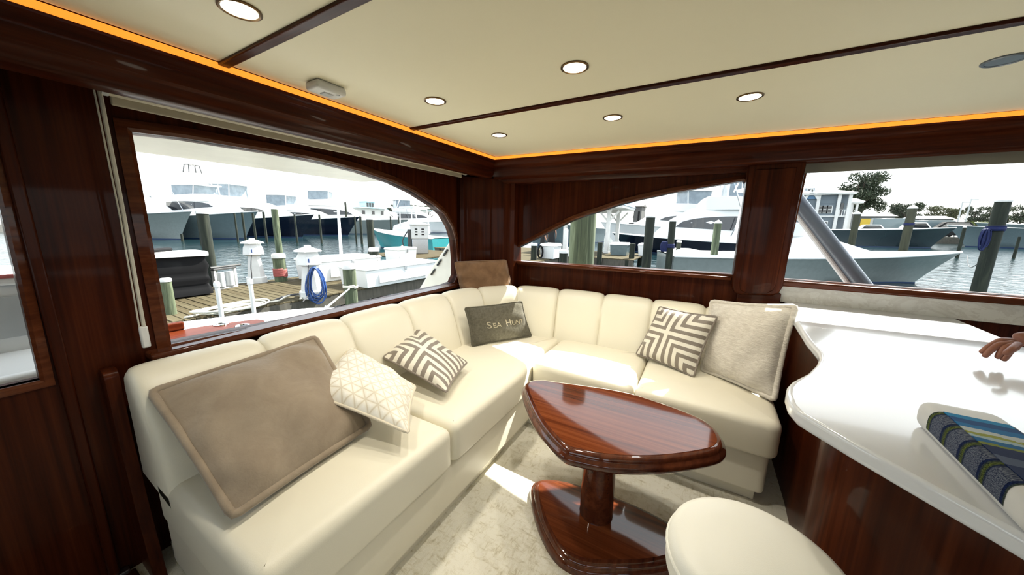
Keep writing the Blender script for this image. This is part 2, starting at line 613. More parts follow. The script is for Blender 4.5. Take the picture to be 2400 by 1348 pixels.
def water_mat():
    m, N, L, p = nodes_of('harbour_water')
    p.inputs['Base Color'].default_value = (.012, .035, .040, 1)
    p.inputs['Roughness'].default_value = .06
    p.inputs['IOR'].default_value = 1.33; p.inputs['Specular IOR Level'].default_value = .22
    a = noise(N, L, coords(N, L, (1, 1, 1), (0, 0, .5)), 1.4, 5, .55, .6)
    b = noise(N, L, coords(N, L, (.25, .6, 1)), 1.0, 3)
    mx = N.new('ShaderNodeMath'); mx.operation = 'ADD'
    L.new(a, mx.inputs[0]); L.new(b, mx.inputs[1])
    L.new(ramp(N, L, a, [(.4, (.006, .020, .023)), (.6, (.011, .030, .035))]), p.inputs['Base Color'])
    add_bump(N, L, p, mx.outputs[0], .6, .12)
    return m


M['water'] = water_mat()


def marble():
    m, N, L, p = nodes_of('white_marble_splashback')
    g = noise(N, L, coords(N, L, (1, 1, 2)), 2.5, 8, .7, 2.5)
    L.new(ramp(N, L, g, [(.40, (.66, .63, .56)), (.495, (.58, .54, .47)), (.53, (.67, .64, .57))]), p.inputs['Base Color'])
    p.inputs['Roughness'].default_value = .25
    return m


M['marble'] = marble()

# ================================================================ THE SALOON SHELL
XA, YB, CEIL = -1.88, 2.70, 1.95
S = dict(kind='structure')
fA = lambda a, b, d: (d, a, b)          # wall in a plane of constant X
fB = lambda a, b, d: (a, d, b)          # wall in a plane of constant Y

MB().box((-2.0, -2.3, -.08), (4.3, 2.85, 0)).build('floor', M['carpet'], label='mottled beige carpet of the saloon floor', category='floor', **S)
MB().box((-1.86, -.9, 0), (-1.40, .215, .012)).build('trim_1', M['walnut_y'], bevel=.004, label='walnut threshold board in front of the saloon door', category='threshold', **S)
MB().box((-1.875, -.75, .012), (-1.845, .20, .03)).build('trim_2', M['alu'], bevel=.004, label='thin metal strip added for the lit edge at the foot of the saloon door', category='trim', **S)  # strip added to stand for the lit edge where wall meets floor

# ---- left wall (after bulkhead): window hole traced on the wall plane
def outl(pts, plane, val):
    out = []
    for x, y in pts:
        p = plane(x, y, val)
        out.append((p.y, p.z) if plane is atX else (p.x, p.z))
    return out


WA_px = [(400, 806), (354, 558), (308, 310), (430, 324), (550, 344), (640, 358), (720, 373), (763, 382), (844, 402), (921, 428), (969, 451), (1014, 480),
         (1041, 503), (1058, 532), (1067, 563), (1071, 609), (1071, 645), (1063, 662), (1045, 669), (968, 685), (796, 726), (680, 751), (540, 778)]
WA = outl(WA_px, atX, XA)
door_hole = [(-.78, 0.0), (.155, 0.0), (.155, 1.79), (-.78, 1.79)]
MB().plate([(-2.3, 0), (-.78, 0), (-.78, 1.79), (.155, 1.79), (.155, 0), (2.8, 0), (2.8, CEIL), (-2.3, CEIL)], [WA], fA, XA, XA - .07).build(
    'wall_left', M['walnut_z'], smooth=0, label='dark walnut bulkhead with the large arched window behind the sofa', category='wall', **S)


def frame_ring(outline, w, fn, d_wall, proud, name, mat, parent=None, **t):
    o2 = offset2(outline, w)
    om = offset2(outline, w * .3)
    s = 1 if proud > 0 else -1
    secs = []
    for a, b, c in zip(outline, om, o2):
        secs.append([fn(*a, d_wall - proud * 2.2), fn(*a, d_wall + proud * .5), fn(*b, d_wall + proud), fn(*c, d_wall + proud * .55), fn(*c, d_wall - proud * .5)])
    return MB().loft(secs, True, False, ring=True).build(name, mat, parent, **t)


w1 = frame_ring(WA, .042, fA, XA, .016, 'window_1', M['trim_y'], label='walnut frame of the large arched aft window', category='window', **S)
MB().plate(offset2(WA, .02), [], fA, XA - .040, XA - .046).build('pane', M['glass'], w1, smooth=0)

# ---- door with its window, far left
DG = [(-.66, .867), (.114, .867), (.122, 1.34), (.13, 1.74), (-.66, 1.74)]
d1 = MB().plate([(-.775, .03), (.15, .03), (.15, 1.785), (-.775, 1.785)], [DG], fA, XA + .004, XA - .045).build(
    'door_1', M['walnut_z'], smooth=0, label='dark walnut saloon door with a tall window', category='door', **S)
frame_ring(DG, .028, fA, XA + .004, .012, 'window_frame', M['trim_y'], d1)
MB().plate(offset2(DG, .01), [], fA, XA - .018, XA - .024).build('pane', M['glass'], d1, smooth=0)
MB().beam((XA + .012, .163, .01), (XA + .012, .163, 1.79), .02, .03, (0, 1, 0)).build('trim_3', M['walnut_z'], bevel=.005, label='upright walnut jamb between door and aft window', category='trim', **S)

# ---- back wall (boat side): two windows
WB_px = [(1213, 612), (1213, 581), (1262, 557), (1307, 533.5), (1342, 517), (1378, 504), (1405, 496), (1449, 481), (1500, 468), (1571, 453), (1634, 442), (1711, 429), (1741, 424), (1747, 430), (1743, 470), (1731, 545), (1717, 643), (1480, 628)]
WB = outl(WB_px, atY, YB)
zs2, zt2 = 1.085, 1.76
WB2 = [(.478, zs2), (3.6, zs2), (3.6, zt2), (.505, zt2)]
MB().plate([(-1.95, 0), (4.3, 0), (4.3, CEIL), (-1.95, CEIL)], [WB, WB2], fB, YB, YB + .07).build(
    'wall_back', M['walnut_z'], smooth=0, label='dark walnut side wall with low arched window above the sofa', category='wall', **S)
w2 = frame_ring(WB, .036, fB, YB, -.016, 'window_2', M['trim_x'], label='walnut frame of the low side window with sweeping arch', category='window', **S)
MB().plate(offset2(WB, .02), [], fB, YB + .04, YB + .046).build('pane', M['glass'], w2, smooth=0)
w3 = frame_ring(WB2, .03, fB, YB, -.014, 'window_3', M['trim_x'], label='walnut frame of the long side window above the counter', category='window', **S)
MB().plate(offset2(WB2, .02), [], fB, YB + .04, YB + .046).build('pane', M['glass'], w3, smooth=0)
# sills
MB().box((-1.47, YB - .045, 1.052), (.20, YB + .03, 1.078)).build('sill', M['trim_x'], w2, bevel=.008, seg=3)
MB().box((.46, YB - .06, 1.045), (3.7, YB + .03, 1.082)).build('sill', M['trim_x'], w3, bevel=.01, seg=3)
MB().box((XA - .03, .36, .855), (XA + .075, 2.34, .885)).build('sill', M['trim_y'], w1, bevel=.01, seg=3)
# roller blind half hidden above the long window
MB().box((.47, YB - .03, 1.735), (3.6, YB - .012, 1.80)).build('roller_blind', M['blind_shaded'], label='rolled up beige blind along the top of the counter window', category='blind')

# ---- the two unseen walls behind the camera, with their windows
WC = [(-1.3, .95), (1.0, .95), (1.0, 1.78), (-1.3, 1.78)]
WC2 = [(1.25, .95), (3.9, .95), (3.9, 1.78), (1.25, 1.78)]
MB().plate([(-1.95, 0), (4.3, 0), (4.3, CEIL), (-1.95, CEIL)], [WC, WC2], fB, -2.2, -2.27).build('wall_front', M['walnut_z'], smooth=0, label='dark walnut side wall behind the camera', category='wall', **S)
WD = [(-1.7, .85), (2.2, .85), (2.2, 1.8), (-1.7, 1.8)]
MB().plate([(-2.27, 0), (2.77, 0), (2.77, CEIL), (-2.27, CEIL)], [WD], fA, 4.2, 4.27).build('wall_right', M['walnut_z'], smooth=0, label='dark walnut forward bulkhead with the windscreen', category='wall', **S)
for k, (o_, fn, d0) in enumerate(((WC, fB, -2.24), (WC2, fB, -2.24), (WD, fA, 4.24))):
    wk = frame_ring(o_, .035, fn, d0 + (.04 if fn is fB else -.04), .014 if fn is fB else -.014, 'window_%d' % (4 + k), M['trim_x'],
                    label=('walnut framed side window behind the camera by the door', 'walnut framed side window behind the camera by the helm', 'wide forward windscreen of the saloon')[k], category='window', **S)
    MB().plate(offset2(o_, .02), [], fn, d0, d0 + .006).build('pane', M['glass'], wk, smooth=0)

# ---- ceiling, split by two walnut strips
def ledY(x): return 2.42 + .051 * (x + 1.55)


LX = -1.555
cl = MB().box((-1.97, -2.3, CEIL + .02), (4.3, 2.85, CEIL + .08)).build('ceiling', M['walnut_y'], label='cream vinyl ceiling in three panels', category='ceiling', **S)
for y0, y1 in ((-2.2, .612), (.628, 1.502), (1.518, None)):
    b0, b1 = (ledY(LX) - .006, ledY(4.2) - .006) if y1 is None else (y1, y1)
    MB().prism([(LX + .006, y0), (4.2, y0), (4.2, b1), (LX + .006, b0)], CEIL, CEIL + .021).build('panel', M['ceiling'], cl, smooth=0, bevel=.004)
for y in (.62, 1.51):
    MB().box((LX + .002, y - .017, CEIL - .010), (4.2, y + .017, CEIL + .012)).build('strip', M['walnut_x'], cl, bevel=.004)

# ---- valances under the ceiling edge, with the amber light strips in the gap
prof = [(.004, 1.936), (.004, 1.905), (.018, 1.893), (.026, 1.875), (.026, 1.845), (.040, 1.832), (.044, 1.805), (.060, 1.789), (.15, 1.787), (.158, 1.772), (.17, 1.757), (.30, 1.757), (.30, CEIL + .02), (.06, CEIL + .02), (.05, 1.936)]
profA = [(.004, 1.936), (.004, 1.915), (.016, 1.90), (.02, 1.88), (.02, 1.845), (.036, 1.835), (.042, 1.815), (.055, 1.797), (.08, 1.790), (.12, 1.790), (.12, CEIL + .02), (.06, CEIL + .02), (.05, 1.936)]
MB().loft([[(x, ledY(x) + d, z) for d, z in prof] for x in (-1.60, 4.2)]).build('trim_4', M['walnut_x'], smooth=50, label='moulded walnut valance above the side windows', category='trim', **S)
MB().loft([[(LX - d, y, z) for d, z in profA] for y in (-2.2, 2.46)]).build('trim_5', M['walnut_y'], smooth=50, label='moulded walnut valance above the aft window and door', category='trim', **S)
st = thing('led_strip', 'thin amber light strip glowing along the side wall valance', 'light strip', (1.3, 2.5, 1.93), world=True)
MB().loft([[(x, ledY(x) + a, b) for a, b in ((-.004, 1.929), (.045, 1.929), (.045, 1.949), (-.004, 1.949))] for x in (LX + .003, 4.2)]).build('lens', M['led'], st, smooth=0)
st = thing('led_strip', 'thin amber light strip glowing along the aft wall valance', 'light strip', (LX, .2, 1.93), world=True)
MB().loft([[(LX - a, y, b) for a, b in ((-.004, 1.929), (.045, 1.929), (.045, 1.949), (-.004, 1.949))] for y in (-2.2, 2.43)]).build('lens', M['led'], st, smooth=0)

# ---- corner column and pilaster
colp = [(-1.88, 2.325), (-1.838, 2.315), (-1.812, 2.335), (-1.80, 2.37), (-1.665, 2.52), (-1.66, 2.535), (-1.64, 2.545), (-1.535, 2.598), (-1.50, 2.598), (-1.472, 2.615), (-1.468, 2.65), (-1.468, 2.72), (-1.88, 2.72)]
MB().prism(colp, .80, 1.80).build('trim_6', M['walnut_z'], bevel=.006, smooth=30, label='walnut column filling the corner between the two walls', category='column', **S)
PL = [(1757, 376), (1893, 373), (1862, 530), (1836, 672), (1826, 688), (1812, 694), (1735, 692), (1720, 686), (1716, 668), (1736, 520)]
pl2 = [(p.x, p.z) for p in (atY(x, y, 2.60) for x, y in PL)]
pl2 = [(pl2[0][0], 1.80), (pl2[1][0], 1.80)] + pl2[2:]
t7 = MB().plate(pl2, [], fB, 2.60, 2.72).build('trim_7', M['walnut_z'], bevel=.014, seg=3, smooth=30, label='walnut pilaster between the two side windows', category='pilaster', **S)
c_ = (sum(p[0] for p in pl2) / len(pl2), sum(p[1] for p in pl2) / len(pl2))
inner = [(c_[0] + (a - c_[0]) * .72, c_[1] + (b - c_[1]) * .93) for a, b in pl2]
MB().plate(inner, [], fB, 2.594, 2.61).build('panel', M['walnut_z'], t7, bevel=.006, smooth=30)
MB().box((.24, 2.63, .90), (.47, 2.705, 1.0)).build('trim_8', M['walnut_x'], bevel=.006, label='dark block under the pilaster behind the fur cushion', category='trim', **S)

# marble splashback
MB().box((.46, YB - .022, .94), (3.6, YB - .002, 1.046)).build('trim_9', M['marble'], bevel=.003, label='white marble splashback between counter and long window', category='splashback', **S)

# portals help the daylight through the openings
portal('portal_aft', (XA - .06, 1.38, 1.3), 2.0, .95, (1, 0, 0))
portal('portal_side', (-.62, YB + .08, 1.38), 1.8, .75, (0, -1, 0))
portal('portal_counter', (2.04, YB + .08, 1.42), 3.2, .75, (0, -1, 0))
portal('portal_behind', (1.3, -2.3, 1.36), 5.3, .9, (0, 1, 0))
portal('portal_screen', (4.3, .25, 1.32), 4.0, 1.0, (-1, 0, 0))

# ================================================================ CEILING FITTINGS
def downlight(x, y, lit, label, first=[None]):
    p = atz(x, y, CEIL)
    o = thing('downlight', label, 'ceiling light', (p.x, p.y, CEIL), group='round recessed ceiling lights' if lit else None)
    MB().lathe([(.040, .004), (.040, -.004), (.045, -.006), (.049, -.004), (.049, .004)], n=28).build('trim_ring', M['bronze'] if lit else M['pole_grey'], o)
    MB().lathe([(.001, -.003), (.041, -.003), (.041, .003), (.001, .003)], n=28).build('lens', M['lamp'] if lit else M['pole_grey'], o)
    if lit:
        d = bpy.data.lights.new('downlight_beam', 'SPOT'); d.energy = 10; d.spot_size = radians(110); d.spot_blend = .6; d.color = (1, .93, .80); d.shadow_soft_size = .035
        l = bpy.data.objects.new('downlight_beam', d); COL.objects.link(l); l.parent = o; l.location = (0, 0, -.02)


downlight(562, 21, True, 'lit round ceiling light nearest the door, left of the first walnut strip')
downlight(1020, 236, True, 'lit round ceiling light between the strips, nearest the smoke detector')
downlight(1347, 157, True, 'lit round ceiling light between the two walnut strips, farther from the aft wall')
downlight(1170, 316, True, 'smallest lit ceiling light, nearest the corner column')
downlight(1436, 275, True, 'lit ceiling light above the middle of the side sofa')
downlight(1758, 226, True, 'lit ceiling light above the beige fur cushion')
downlight(2355, 140, False, 'unlit grey round ceiling fitting above the counter')

p = atz(765, 212, CEIL - .02)
sd = thing('smoke_detector', 'small white detector box on the ceiling by the aft valance', 'detector', (p.x, p.y, CEIL))
MB().box((-.045, -.062, -.034), (.045, .062, 0)).build('body', M['white_dull'], sd, bevel=.012, seg=3)
MB().box((-.018, -.02, -.038), (.018, .02, -.030)).build('grille', M['grey'], sd, bevel=.004)
MB().lathe([(.001, -.036), (.006, -.036), (.006, -.03)], (.03, .03, 0), 10).build('button', M['grey'], sd)

# roller blind over the aft window with its cord
rb = thing('roller_blind', 'rolled up beige blind above the large aft window', 'blind', (-1.76, 1.3, 1.75), world=True)
pa, pb = atX(222, 203, -1.76), atX(1040, 378, -1.76)
za = 1.832
MB().tube([(-1.76, .37, za), (-1.76, 2.28, za)], .03, 14).build('roll', M['blind'], rb)
MB().beam((-1.795, .38, 1.796), (-1.795, 2.28, 1.796), .012, .03).build('hem_bar', M['blind'], rb, bevel=.004)
for y in (.362, 2.285):
    MB().tube([(-1.76, y - .008, za), (-1.76, y + .008, za)], .033, 16).build('end_cap', M['grey'], rb)
c0 = Vector((-1.755, .352, 1.815)); c1 = atX(338, 770, -1.80)
MB().tube([c0, c0.lerp(c1, .5) + Vector((.01, 0, 0)), c1], .0055, 6).build('cord', M['cord'], rb)
c0b = c0 + Vector((0, -.012, 0))
MB().tube([c0b, c0b.lerp(c1, .5) + Vector((.012, -.004, 0)), c1 + Vector((0, -.012, 0))], .0025, 6).build('cord', M['cord'], rb)
MB().box((c1.x - .008, c1.y - .015, c1.z - .075), (c1.x + .008, c1.y + .009, c1.z + .01)).build('tensioner', M['white_dull'], rb, bevel=.006)

# ================================================================ SOFA
SO = thing('sectional_sofa', 'cream leather corner sofa with channelled back under the windows', 'sofa', (-1.2, 2.0, 0), world=True)


def cushion(name, outline, z0, z1, r, crown, mat, parent, n=5):
    """soft slab on a 2D outline, edges rolled with radius r, top crowned"""
    lev = []
    for k in range(n + 1):                       # bottom roll
        a = pi / 2 * k / n; lev.append((r * .5 * (1 - sin(a)), z0 + r * .5 * (1 - cos(a))))
    for k in range(n + 1):                       # top roll
        a = pi / 2 * k / n; lev.append((r * (1 - cos(a)), z1 - r + r * sin(a)))
    cx = sum(p[0] for p in outline) / len(outline); cy = sum(p[1] for p in outline) / len(outline)
    secs = []
    for i, z in lev:
        o = offset2(outline, -i)
        secs.append([(x, y, z) for x, y in o])
    top = offset2(outline, -r)
    for t in (.2, .4, .6, .8, .9, .97, .995):
        secs.append([(x + (cx - x) * t, y + (cy - y) * t, z1 + crown * (1 - (1 - t) ** 2.2)) for x, y in top])
    m = MB().loft(secs, True, True)
    return m.build(name, mat, parent, smooth=75)


def rect(x0, x1, y0, y1, r, n=5):
    return round_poly([(x0, y0), (x1, y0), (x1, y1), (x0, y1)], r, n)


def dens(poly, step=.06):
    out = []
    for i in range(len(poly)):
        a, b = Vector(poly[i]), Vector(poly[(i + 1) % len(poly)])
        k = max(1, int((b - a).length / step))
        for j in range(k): out.append(tuple(a.lerp(b, j / k)))
    return out


SX, SY = -.885, 1.86
g = .002
cushion('seat_cushion', dens(rect(-1.66, SX, .275, 1.05 - g, .05)), .305, .500, .045, .012, M['leather'], SO)
cushion('seat_cushion', dens(round_poly([(-1.66, 1.05 + g), (SX, 1.05 + g), (SX, SY - .12), (-.925, SY + .06), (-.925, 2.52), (-1.25, 2.52), (-1.66, 2.2)], [.05, .05, .1, .05, .02, .1, .1])), .305, .500, .045, .012, M['leather'], SO)
cushion('seat_cushion', dens(round_poly([(-.92 + g, SY + .03), (-.25 - g, SY), (-.25 - g, 2.52), (-.92 + g, 2.52)], [.05, .05, .02, .02])), .305, .500, .045, .012, M['leather'], SO)
cushion('seat_cushion', dens(round_poly([(-.25 + g, SY), (.425, SY - .015), (.44, 2.52), (-.25 + g, 2.52)], [.05, .06, .02, .02])), .305, .500, .045, .012, M['leather'], SO)
# fronts below the seats
cushion('front_panel', dens(rect(-1.70, SX - .03, .29, 2.1, .04)), .075, .303, .03, 0, M['leather_base'], SO)
cushion('front_panel', dens(rect(-.93, .405, SY + .035, 2.5, .04)), .075, .303, .03, 0, M['leather_base'], SO)
MB().box((-1.8, .31, 0), (-.958, 2.2, .08)).build('plinth', M['leather_base'], SO, bevel=.004)
MB().box((-.98, SY + .085, 0), (.375, 2.5, .08)).build('plinth', M['leather_base'], SO, bevel=.004)
# channelled backrest following the walls
crest = [(-1.715, .275), (-1.715, .68), (-1.715, 1.08), (-1.712, 1.50), (-1.69, 1.90), (-1.60, 2.24), (-1.365, 2.495), (-1.0, 2.575), (-.625, 2.585), (-.27, 2.585), (.07, 2.585), (.435, 2.585)]
cp = catmull([(a, b, 0) for a, b in crest], 10)
bprof = [(.235, .40), (.225, .50), (.195, .60), (.160, .70), (.122, .78), (.085, .84), (.045, .872), (.005, .884), (-.03, .880), (-.06, .858), (-.075, .82), (-.08, .70), (-.08, .42)]


def back_panel(i):
    seg = cp[i * 10:(i + 1) * 10 + 1]
    m = MB(); secs = []
    for k in range(21):
        u = k / 20
        f = u * 10; j = min(int(f), 9); p = seg[j].lerp(seg[j + 1], f - j)
        gi = min(i * 10 + j, len(cp) - 2)
        t0 = (cp[min(gi + 1, len(cp) - 1)] - cp[max(gi - 1, 0)]).normalized()
        t1 = (cp[min(gi + 2, len(cp) - 1)] - cp[gi]).normalized()
        t = t0.lerp(t1, f - j).normalized()
        nrm = Vector((t.y, -t.x, 0))
        e2 = sqrt(max(0, 1 - abs(2 * u - 1) ** 5))
        sh = .74 if i >= 7 else (1.0 if i < 5 else .88)
        sec = []
        for d, z in bprof:
            dd = d * sh if d > 0 else d
            c = Vector((dd, z)) - Vector((.05, .6))
            l = c.length
            k2 = -.026 * (1 - e2)
            c = c * ((l + k2) / l)
            q = p + nrm * (c.x + .05)
            sec.append((q.x, q.y, c.y + .6))
        secs.append(sec)
    m.loft(secs, False, False)
    n = len(bprof)
    m.f.append(tuple(range(n))); m.f.append(tuple(20 * n + q for q in range(n)))
    m.build('back_panel', M['leather'], SO, smooth=60)


for i in range(len(crest) - 1): back_panel(i)
# walnut end panel of the sofa beside the door
ep = [(-1.872, 0), (-1.72, 0), (-1.77, .30), (-1.80, .60), (-1.80, .86), (-1.872, .86)]
MB().plate(round_poly(ep, [0, 0, .05, .05, .03, .01]), [], lambda a, b, d: (a, d, b), .236, .272).build('end_panel', M['walnut_z'], SO, bevel=.012, seg=3)


# ================================================================ CUSHIONS
def pillow(name, corners, thick, mat, label, piping=None, pinch=.06, pipe_r=.006, seed=1, power=.5, flange=0.0, wr=.004, n=26, back=.8, group=None, shift=0, sag=0):
    TL, TR, BR, BL = [Vector(c) for c in corners]
    nrm = (TR - BL).cross(TL - BR).normalized()
    cen = (TL + TR + BR + BL) / 4
    if nrm.dot(Vector((0, 0, EYE)) - cen) < 0: nrm = -nrm
    rnd = random.Random(seed)
    ph = [rnd.uniform(0, 6.28) for _ in range(8)]
    root = thing(name, label, 'cushion', tuple(cen), world=True, group=group)

    def plane(u, v):
        u2 = u * (1 - pinch * (1 - v * v)); v2 = v * (1 - pinch * (1 - u * u))
        a, b = (u2 + 1) / 2, (v2 + 1) / 2
        top = TL.lerp(TR, a); bot = BL.lerp(BR, a)
        return bot.lerp(top, b) + Vector((0, 0, -sag * (1 - u * u)))

    def height(u, v):
        k = 1 - flange
        uu, vv = min(1, abs(u) / k), min(1, abs(v) / k)
        h = thick * ((1 - uu ** 2.4) * (1 - vv ** 2.4)) ** power
        w = wr * (sin(5 * u + 3 * v + ph[0]) + sin(9 * u - 6 * v + ph[1]) * .6 + sin(4 * u * v * 3 + ph[2]) * .8) * min(1, h / (thick * .4 + 1e-6))
        rim = (1 - (u * u) ** 4) * (1 - (v * v) ** 4)
        return h + w + .004 * rim

    def pos(u, v, s=1, off=0):
        return plane(u, v) + nrm * (s * (height(u, v) * (1 if s > 0 else back)) + off + shift)

    m = MB(); uvs = []
    for s in (1, -1):
        m.grid(lambda a, b: pos(a * 2 - 1, b * 2 - 1, s), n, n)
        uvs += [(i / n, j / n) for i in range(n + 1) for j in range(n + 1)]
    cov = m.build('cover', mat, root, smooth=180, uvs=uvs)
    border = [(-1 + 2 * k / n, -1) for k in range(n)] + [(1, -1 + 2 * k / n) for k in range(n)] + [(1 - 2 * k / n, 1) for k in range(n)] + [(-1, 1 - 2 * k / n) for k in range(n)]
    bp = [plane(u, v) + nrm * shift for u, v in border]
    # soften the corners of the piping
    bp2 = [(bp[i - 1] + bp[i] * 2 + bp[(i + 1) % len(bp)]) / 4 for i in range(len(bp))]
    MB().tube(bp2, pipe_r, 8, closed=True).build('piping', piping or mat, root, smooth=180)
    return root, pos, nrm


def tilt(BL, BR, px, deg):
    """point on the plane through BL-BR leaning back by deg, seen at pixel px"""
    e = (BR - BL).normalized()
    h = Vector((0, 0, 1)); away = Vector((-e.y, e.x, 0)).normalized()
    if away.dot(BL - Vector((0, 0, EYE))) < 0: away = -away
    up = h * cos(radians(deg)) + away * sin(radians(deg))
    nn = e.cross(up)
    o = Vector((0, 0, EYE)); d = ray(*px)
    return o + d * ((BL - o).dot(nn) / d.dot(nn))


# 1 big taupe velvet
T1 = [atX(352, 918, -1.60), atX(738, 790, -1.60), atz(868, 998, .535), atz(545, 1212, .535)]
pillow('cushion', T1, .075, M['velvet_taupe'], 'large taupe velvet cushion with wide corded edge, nearest the door', M['velvet_taupe'], .02, .013, 3, .62, .02, .007)
# 2 cream lattice cushion lying on it
T2 = [atz(716, 922, .690), atz(822, 812, .735), atz(974, 906, .625), atz(958, 1016, .585)]
pillow('cushion', [T2[0], T2[1], T2[2], T2[3]], .06, M['hex'], 'cream cushion with quilted lattice lying against the taupe velvet cushion', M['hex'], .06, .006, 5, .55)
# 3 small chevron cushion lying on the aft seat
T3 = [atz(897, 838, .640), atz(975, 766, .700), atz(1095, 850, .575), atz(1046, 920, .560)]
pillow('cushion', T3, .055, M['stripe'], 'taupe and white chevron cushion lying flat on the aft seat', M['stripe'], .05, .006, 8, .55)
# 4 embroidered charcoal cushion in the corner
bl, br = atz(1106, 812, .515), atz(1246, 788, .515)
T4 = [tilt(bl, br, (1089, 722), 14), tilt(bl, br, (1223, 706), 14), br, bl]
r4, pos4, n4 = pillow('cushion', T4, .045, M['chenille'], 'charcoal cushion with embroidered capital letters in the sofa corner', M['chenille'], .05, .006, 11, .55, shift=.0)
# 5 upright chevron cushion
bl, br = atz(1490, 830, .515), atz(1626, 884, .515)
T5 = [tilt(bl, br, (1546, 718), 20), tilt(bl, br, (1682, 742), 20), br, bl]
pillow('cushion', T5, .06, M['stripe'], 'taupe and white chevron cushion leaning upright on the side sofa', M['stripe'], .06, .006, 14, .55)
# 6 oatmeal fur cushion
bl, br = atz(1645, 866, .52), atz(1815, 938, .52)
T6 = [tilt(bl, br, (1668, 706), 14), tilt(bl, br, (1866, 718), 14), br, bl]
pillow('cushion', T6, .075, M['fur'], 'large oatmeal faux fur cushion at the counter end of the sofa', M['fur'], .05, .014, 17, .5, wr=.004)
# 7 brown velvet cushion behind the corner of the backrest
bl, br = Vector((-1.735, 2.20, .80)), Vector((-1.43, 2.53, .80))
T7 = [tilt(bl, br, (1066, 615), 4), tilt(bl, br, (1186, 610), 4), br, bl]
pillow('cushion', T7, .05, M['velvet_brown'], 'brown velvet cushion tucked behind the backrest at the column', M['velvet_brown'], .0, .006, 21, .4, wr=.008)


# embroidery: SEA HUNT in small capitals
def text_mesh(s, size):
    cu = bpy.data.curves.new('lettering', 'FONT'); cu.body = s; cu.size = size; cu.resolution_u = 3; cu.offset = .006
    ob = bpy.data.objects.new('lettering', cu); COL.objects.link(ob)
    dg = bpy.context.evaluated_depsgraph_get(); dg.update()
    me = bpy.data.meshes.new_from_object(ob.evaluated_get(dg))
    vs = [tuple(v.co) for v in me.vertices]; fs = [tuple(q.vertices) for q in me.polygons]
    bpy.data.objects.remove(ob); bpy.data.meshes.remove(me)
    return vs, fs


def lay_text(parts, pos, u0, u1, v0, vh, mat, parent, name):
    """parts: list of (string, relative size) set on one baseline between u0 and u1"""
    allv, allf, x = [], [], 0
    for s, k in parts:
        vs, fs = text_mesh(s, 1.0)
        w = max(v[0] for v in vs) if vs else .3
        o = len(allv)
        allv += [(x + v[0] * k, v[1] * k) for v in vs]; allf += [tuple(i + o for i in q) for q in fs]
        x += (w + .10) * k
    m = MB()
    top = [pos(u0 + (u1 - u0) * a / x, v0 + vh * b / .72, 1, .0030) for a, b in allv]
    m.add(top, allf)
    m.build(name, mat, parent, smooth=0)


lay_text([('S', 1.0), ('EA', .74)], pos4, -.52, .0, -.20, .36, M['thread'], r4, 'embroidery')
lay_text([('H', 1.0), ('UNT', .74)], pos4, .14, .84, -.20, .36, M['thread'], r4, 'embroidery')

# ================================================================ COFFEE TABLE
top_px = [(1222, 918), (1236, 899), (1270, 895), (1300, 899), (1450, 921), (1550, 950), (1640, 985), (1683, 1014), (1703, 1046), (1697, 1068), (1660, 1082), (1560, 1096), (1450, 1096), (1360, 1081), (1308, 1060), (1250, 990)]
tp = [(p.x, p.y) for p in (atz(x, y, .505) for x, y in top_px)]
tp = cat2(tp, 4)
CT = thing('coffee_table', 'glossy rosewood coffee table with rounded triangular top and pedestal', 'table', (-.28, 1.38, 0), world=True)


def slab(outline, levels, name, mat, parent):
    secs = []
    for ins, z in levels: secs.append([(x, y, z) for x, y in offset2(outline, -ins)])
    return MB().loft(secs, True, True).build(name, mat, parent, smooth=50)


edge = slab(tp, [(.04, .462), (.012, .466), (.002, .478), (.0, .490), (.004, .502), (.014, .507), (.016, .512), (.018, .522), (.026, .529), (.04, .531)], 'table_top', M['rosewood_band'], CT)
MB().prism(offset2(tp, -.038), .520, .5318).build('inlay', M['rosewood'], CT, smooth=0)
cx, cy = -.292, 1.385
bs = cat2([(-.648, 1.37), (-.655, 1.43), (-.62, 1.475), (-.55, 1.51), (-.42, 1.542), (-.235, 1.555), (-.08, 1.548), (.04, 1.52), (.10, 1.47), (.115, 1.41), (.07, 1.34), (-.03, 1.245), (-.197, 1.14), (-.30, 1.098), (-.40, 1.108), (-.50, 1.18), (-.59, 1.28)], 4)
base = slab(bs, [(.0, .0), (.0, .022), (.006, .034), (.016, .037), (.018, .045), (.028, .052), (.045, .054)], 'table_base', M['rosewood_band'], CT)
MB().prism(offset2(bs, -.043), .045, .0548).build('inlay', M['rosewood'], CT, smooth=0)
MB().lathe([(.079, .05), (.076, .06), (.076, .455), (.082, .464)], (cx - .015, cy + .005, 0), 36).build('column', M['rosewood_band'], CT)
p = atz(1555, 955, .52)

# ================================================================ STOOL
ST = thing('bar_stool', 'round pale leather bar stool in front of the counter', 'stool', (.178, .805, 0))
MB().lathe([(.02, .575), (.150, .575), (.170, .585), (.178, .61), (.178, .655), (.172, .678), (.155, .688), (.09, .693), (.001, .694)], n=48).build('seat', M['stool_leather'], ST, smooth=60)
MB().lathe([(.179, .650), (.1815, .654), (.179, .658)], n=48).build('piping', M['stool_leather'], ST)
MB().lathe([(.03, .58), (.03, .05), (.05, .035)], n=24).build('post', M['chrome'], ST)
MB().lathe([(.19, 0), (.19, .012), (.16, .022), (.05, .04)], n=40).build('foot_plate', M['chrome'], ST)

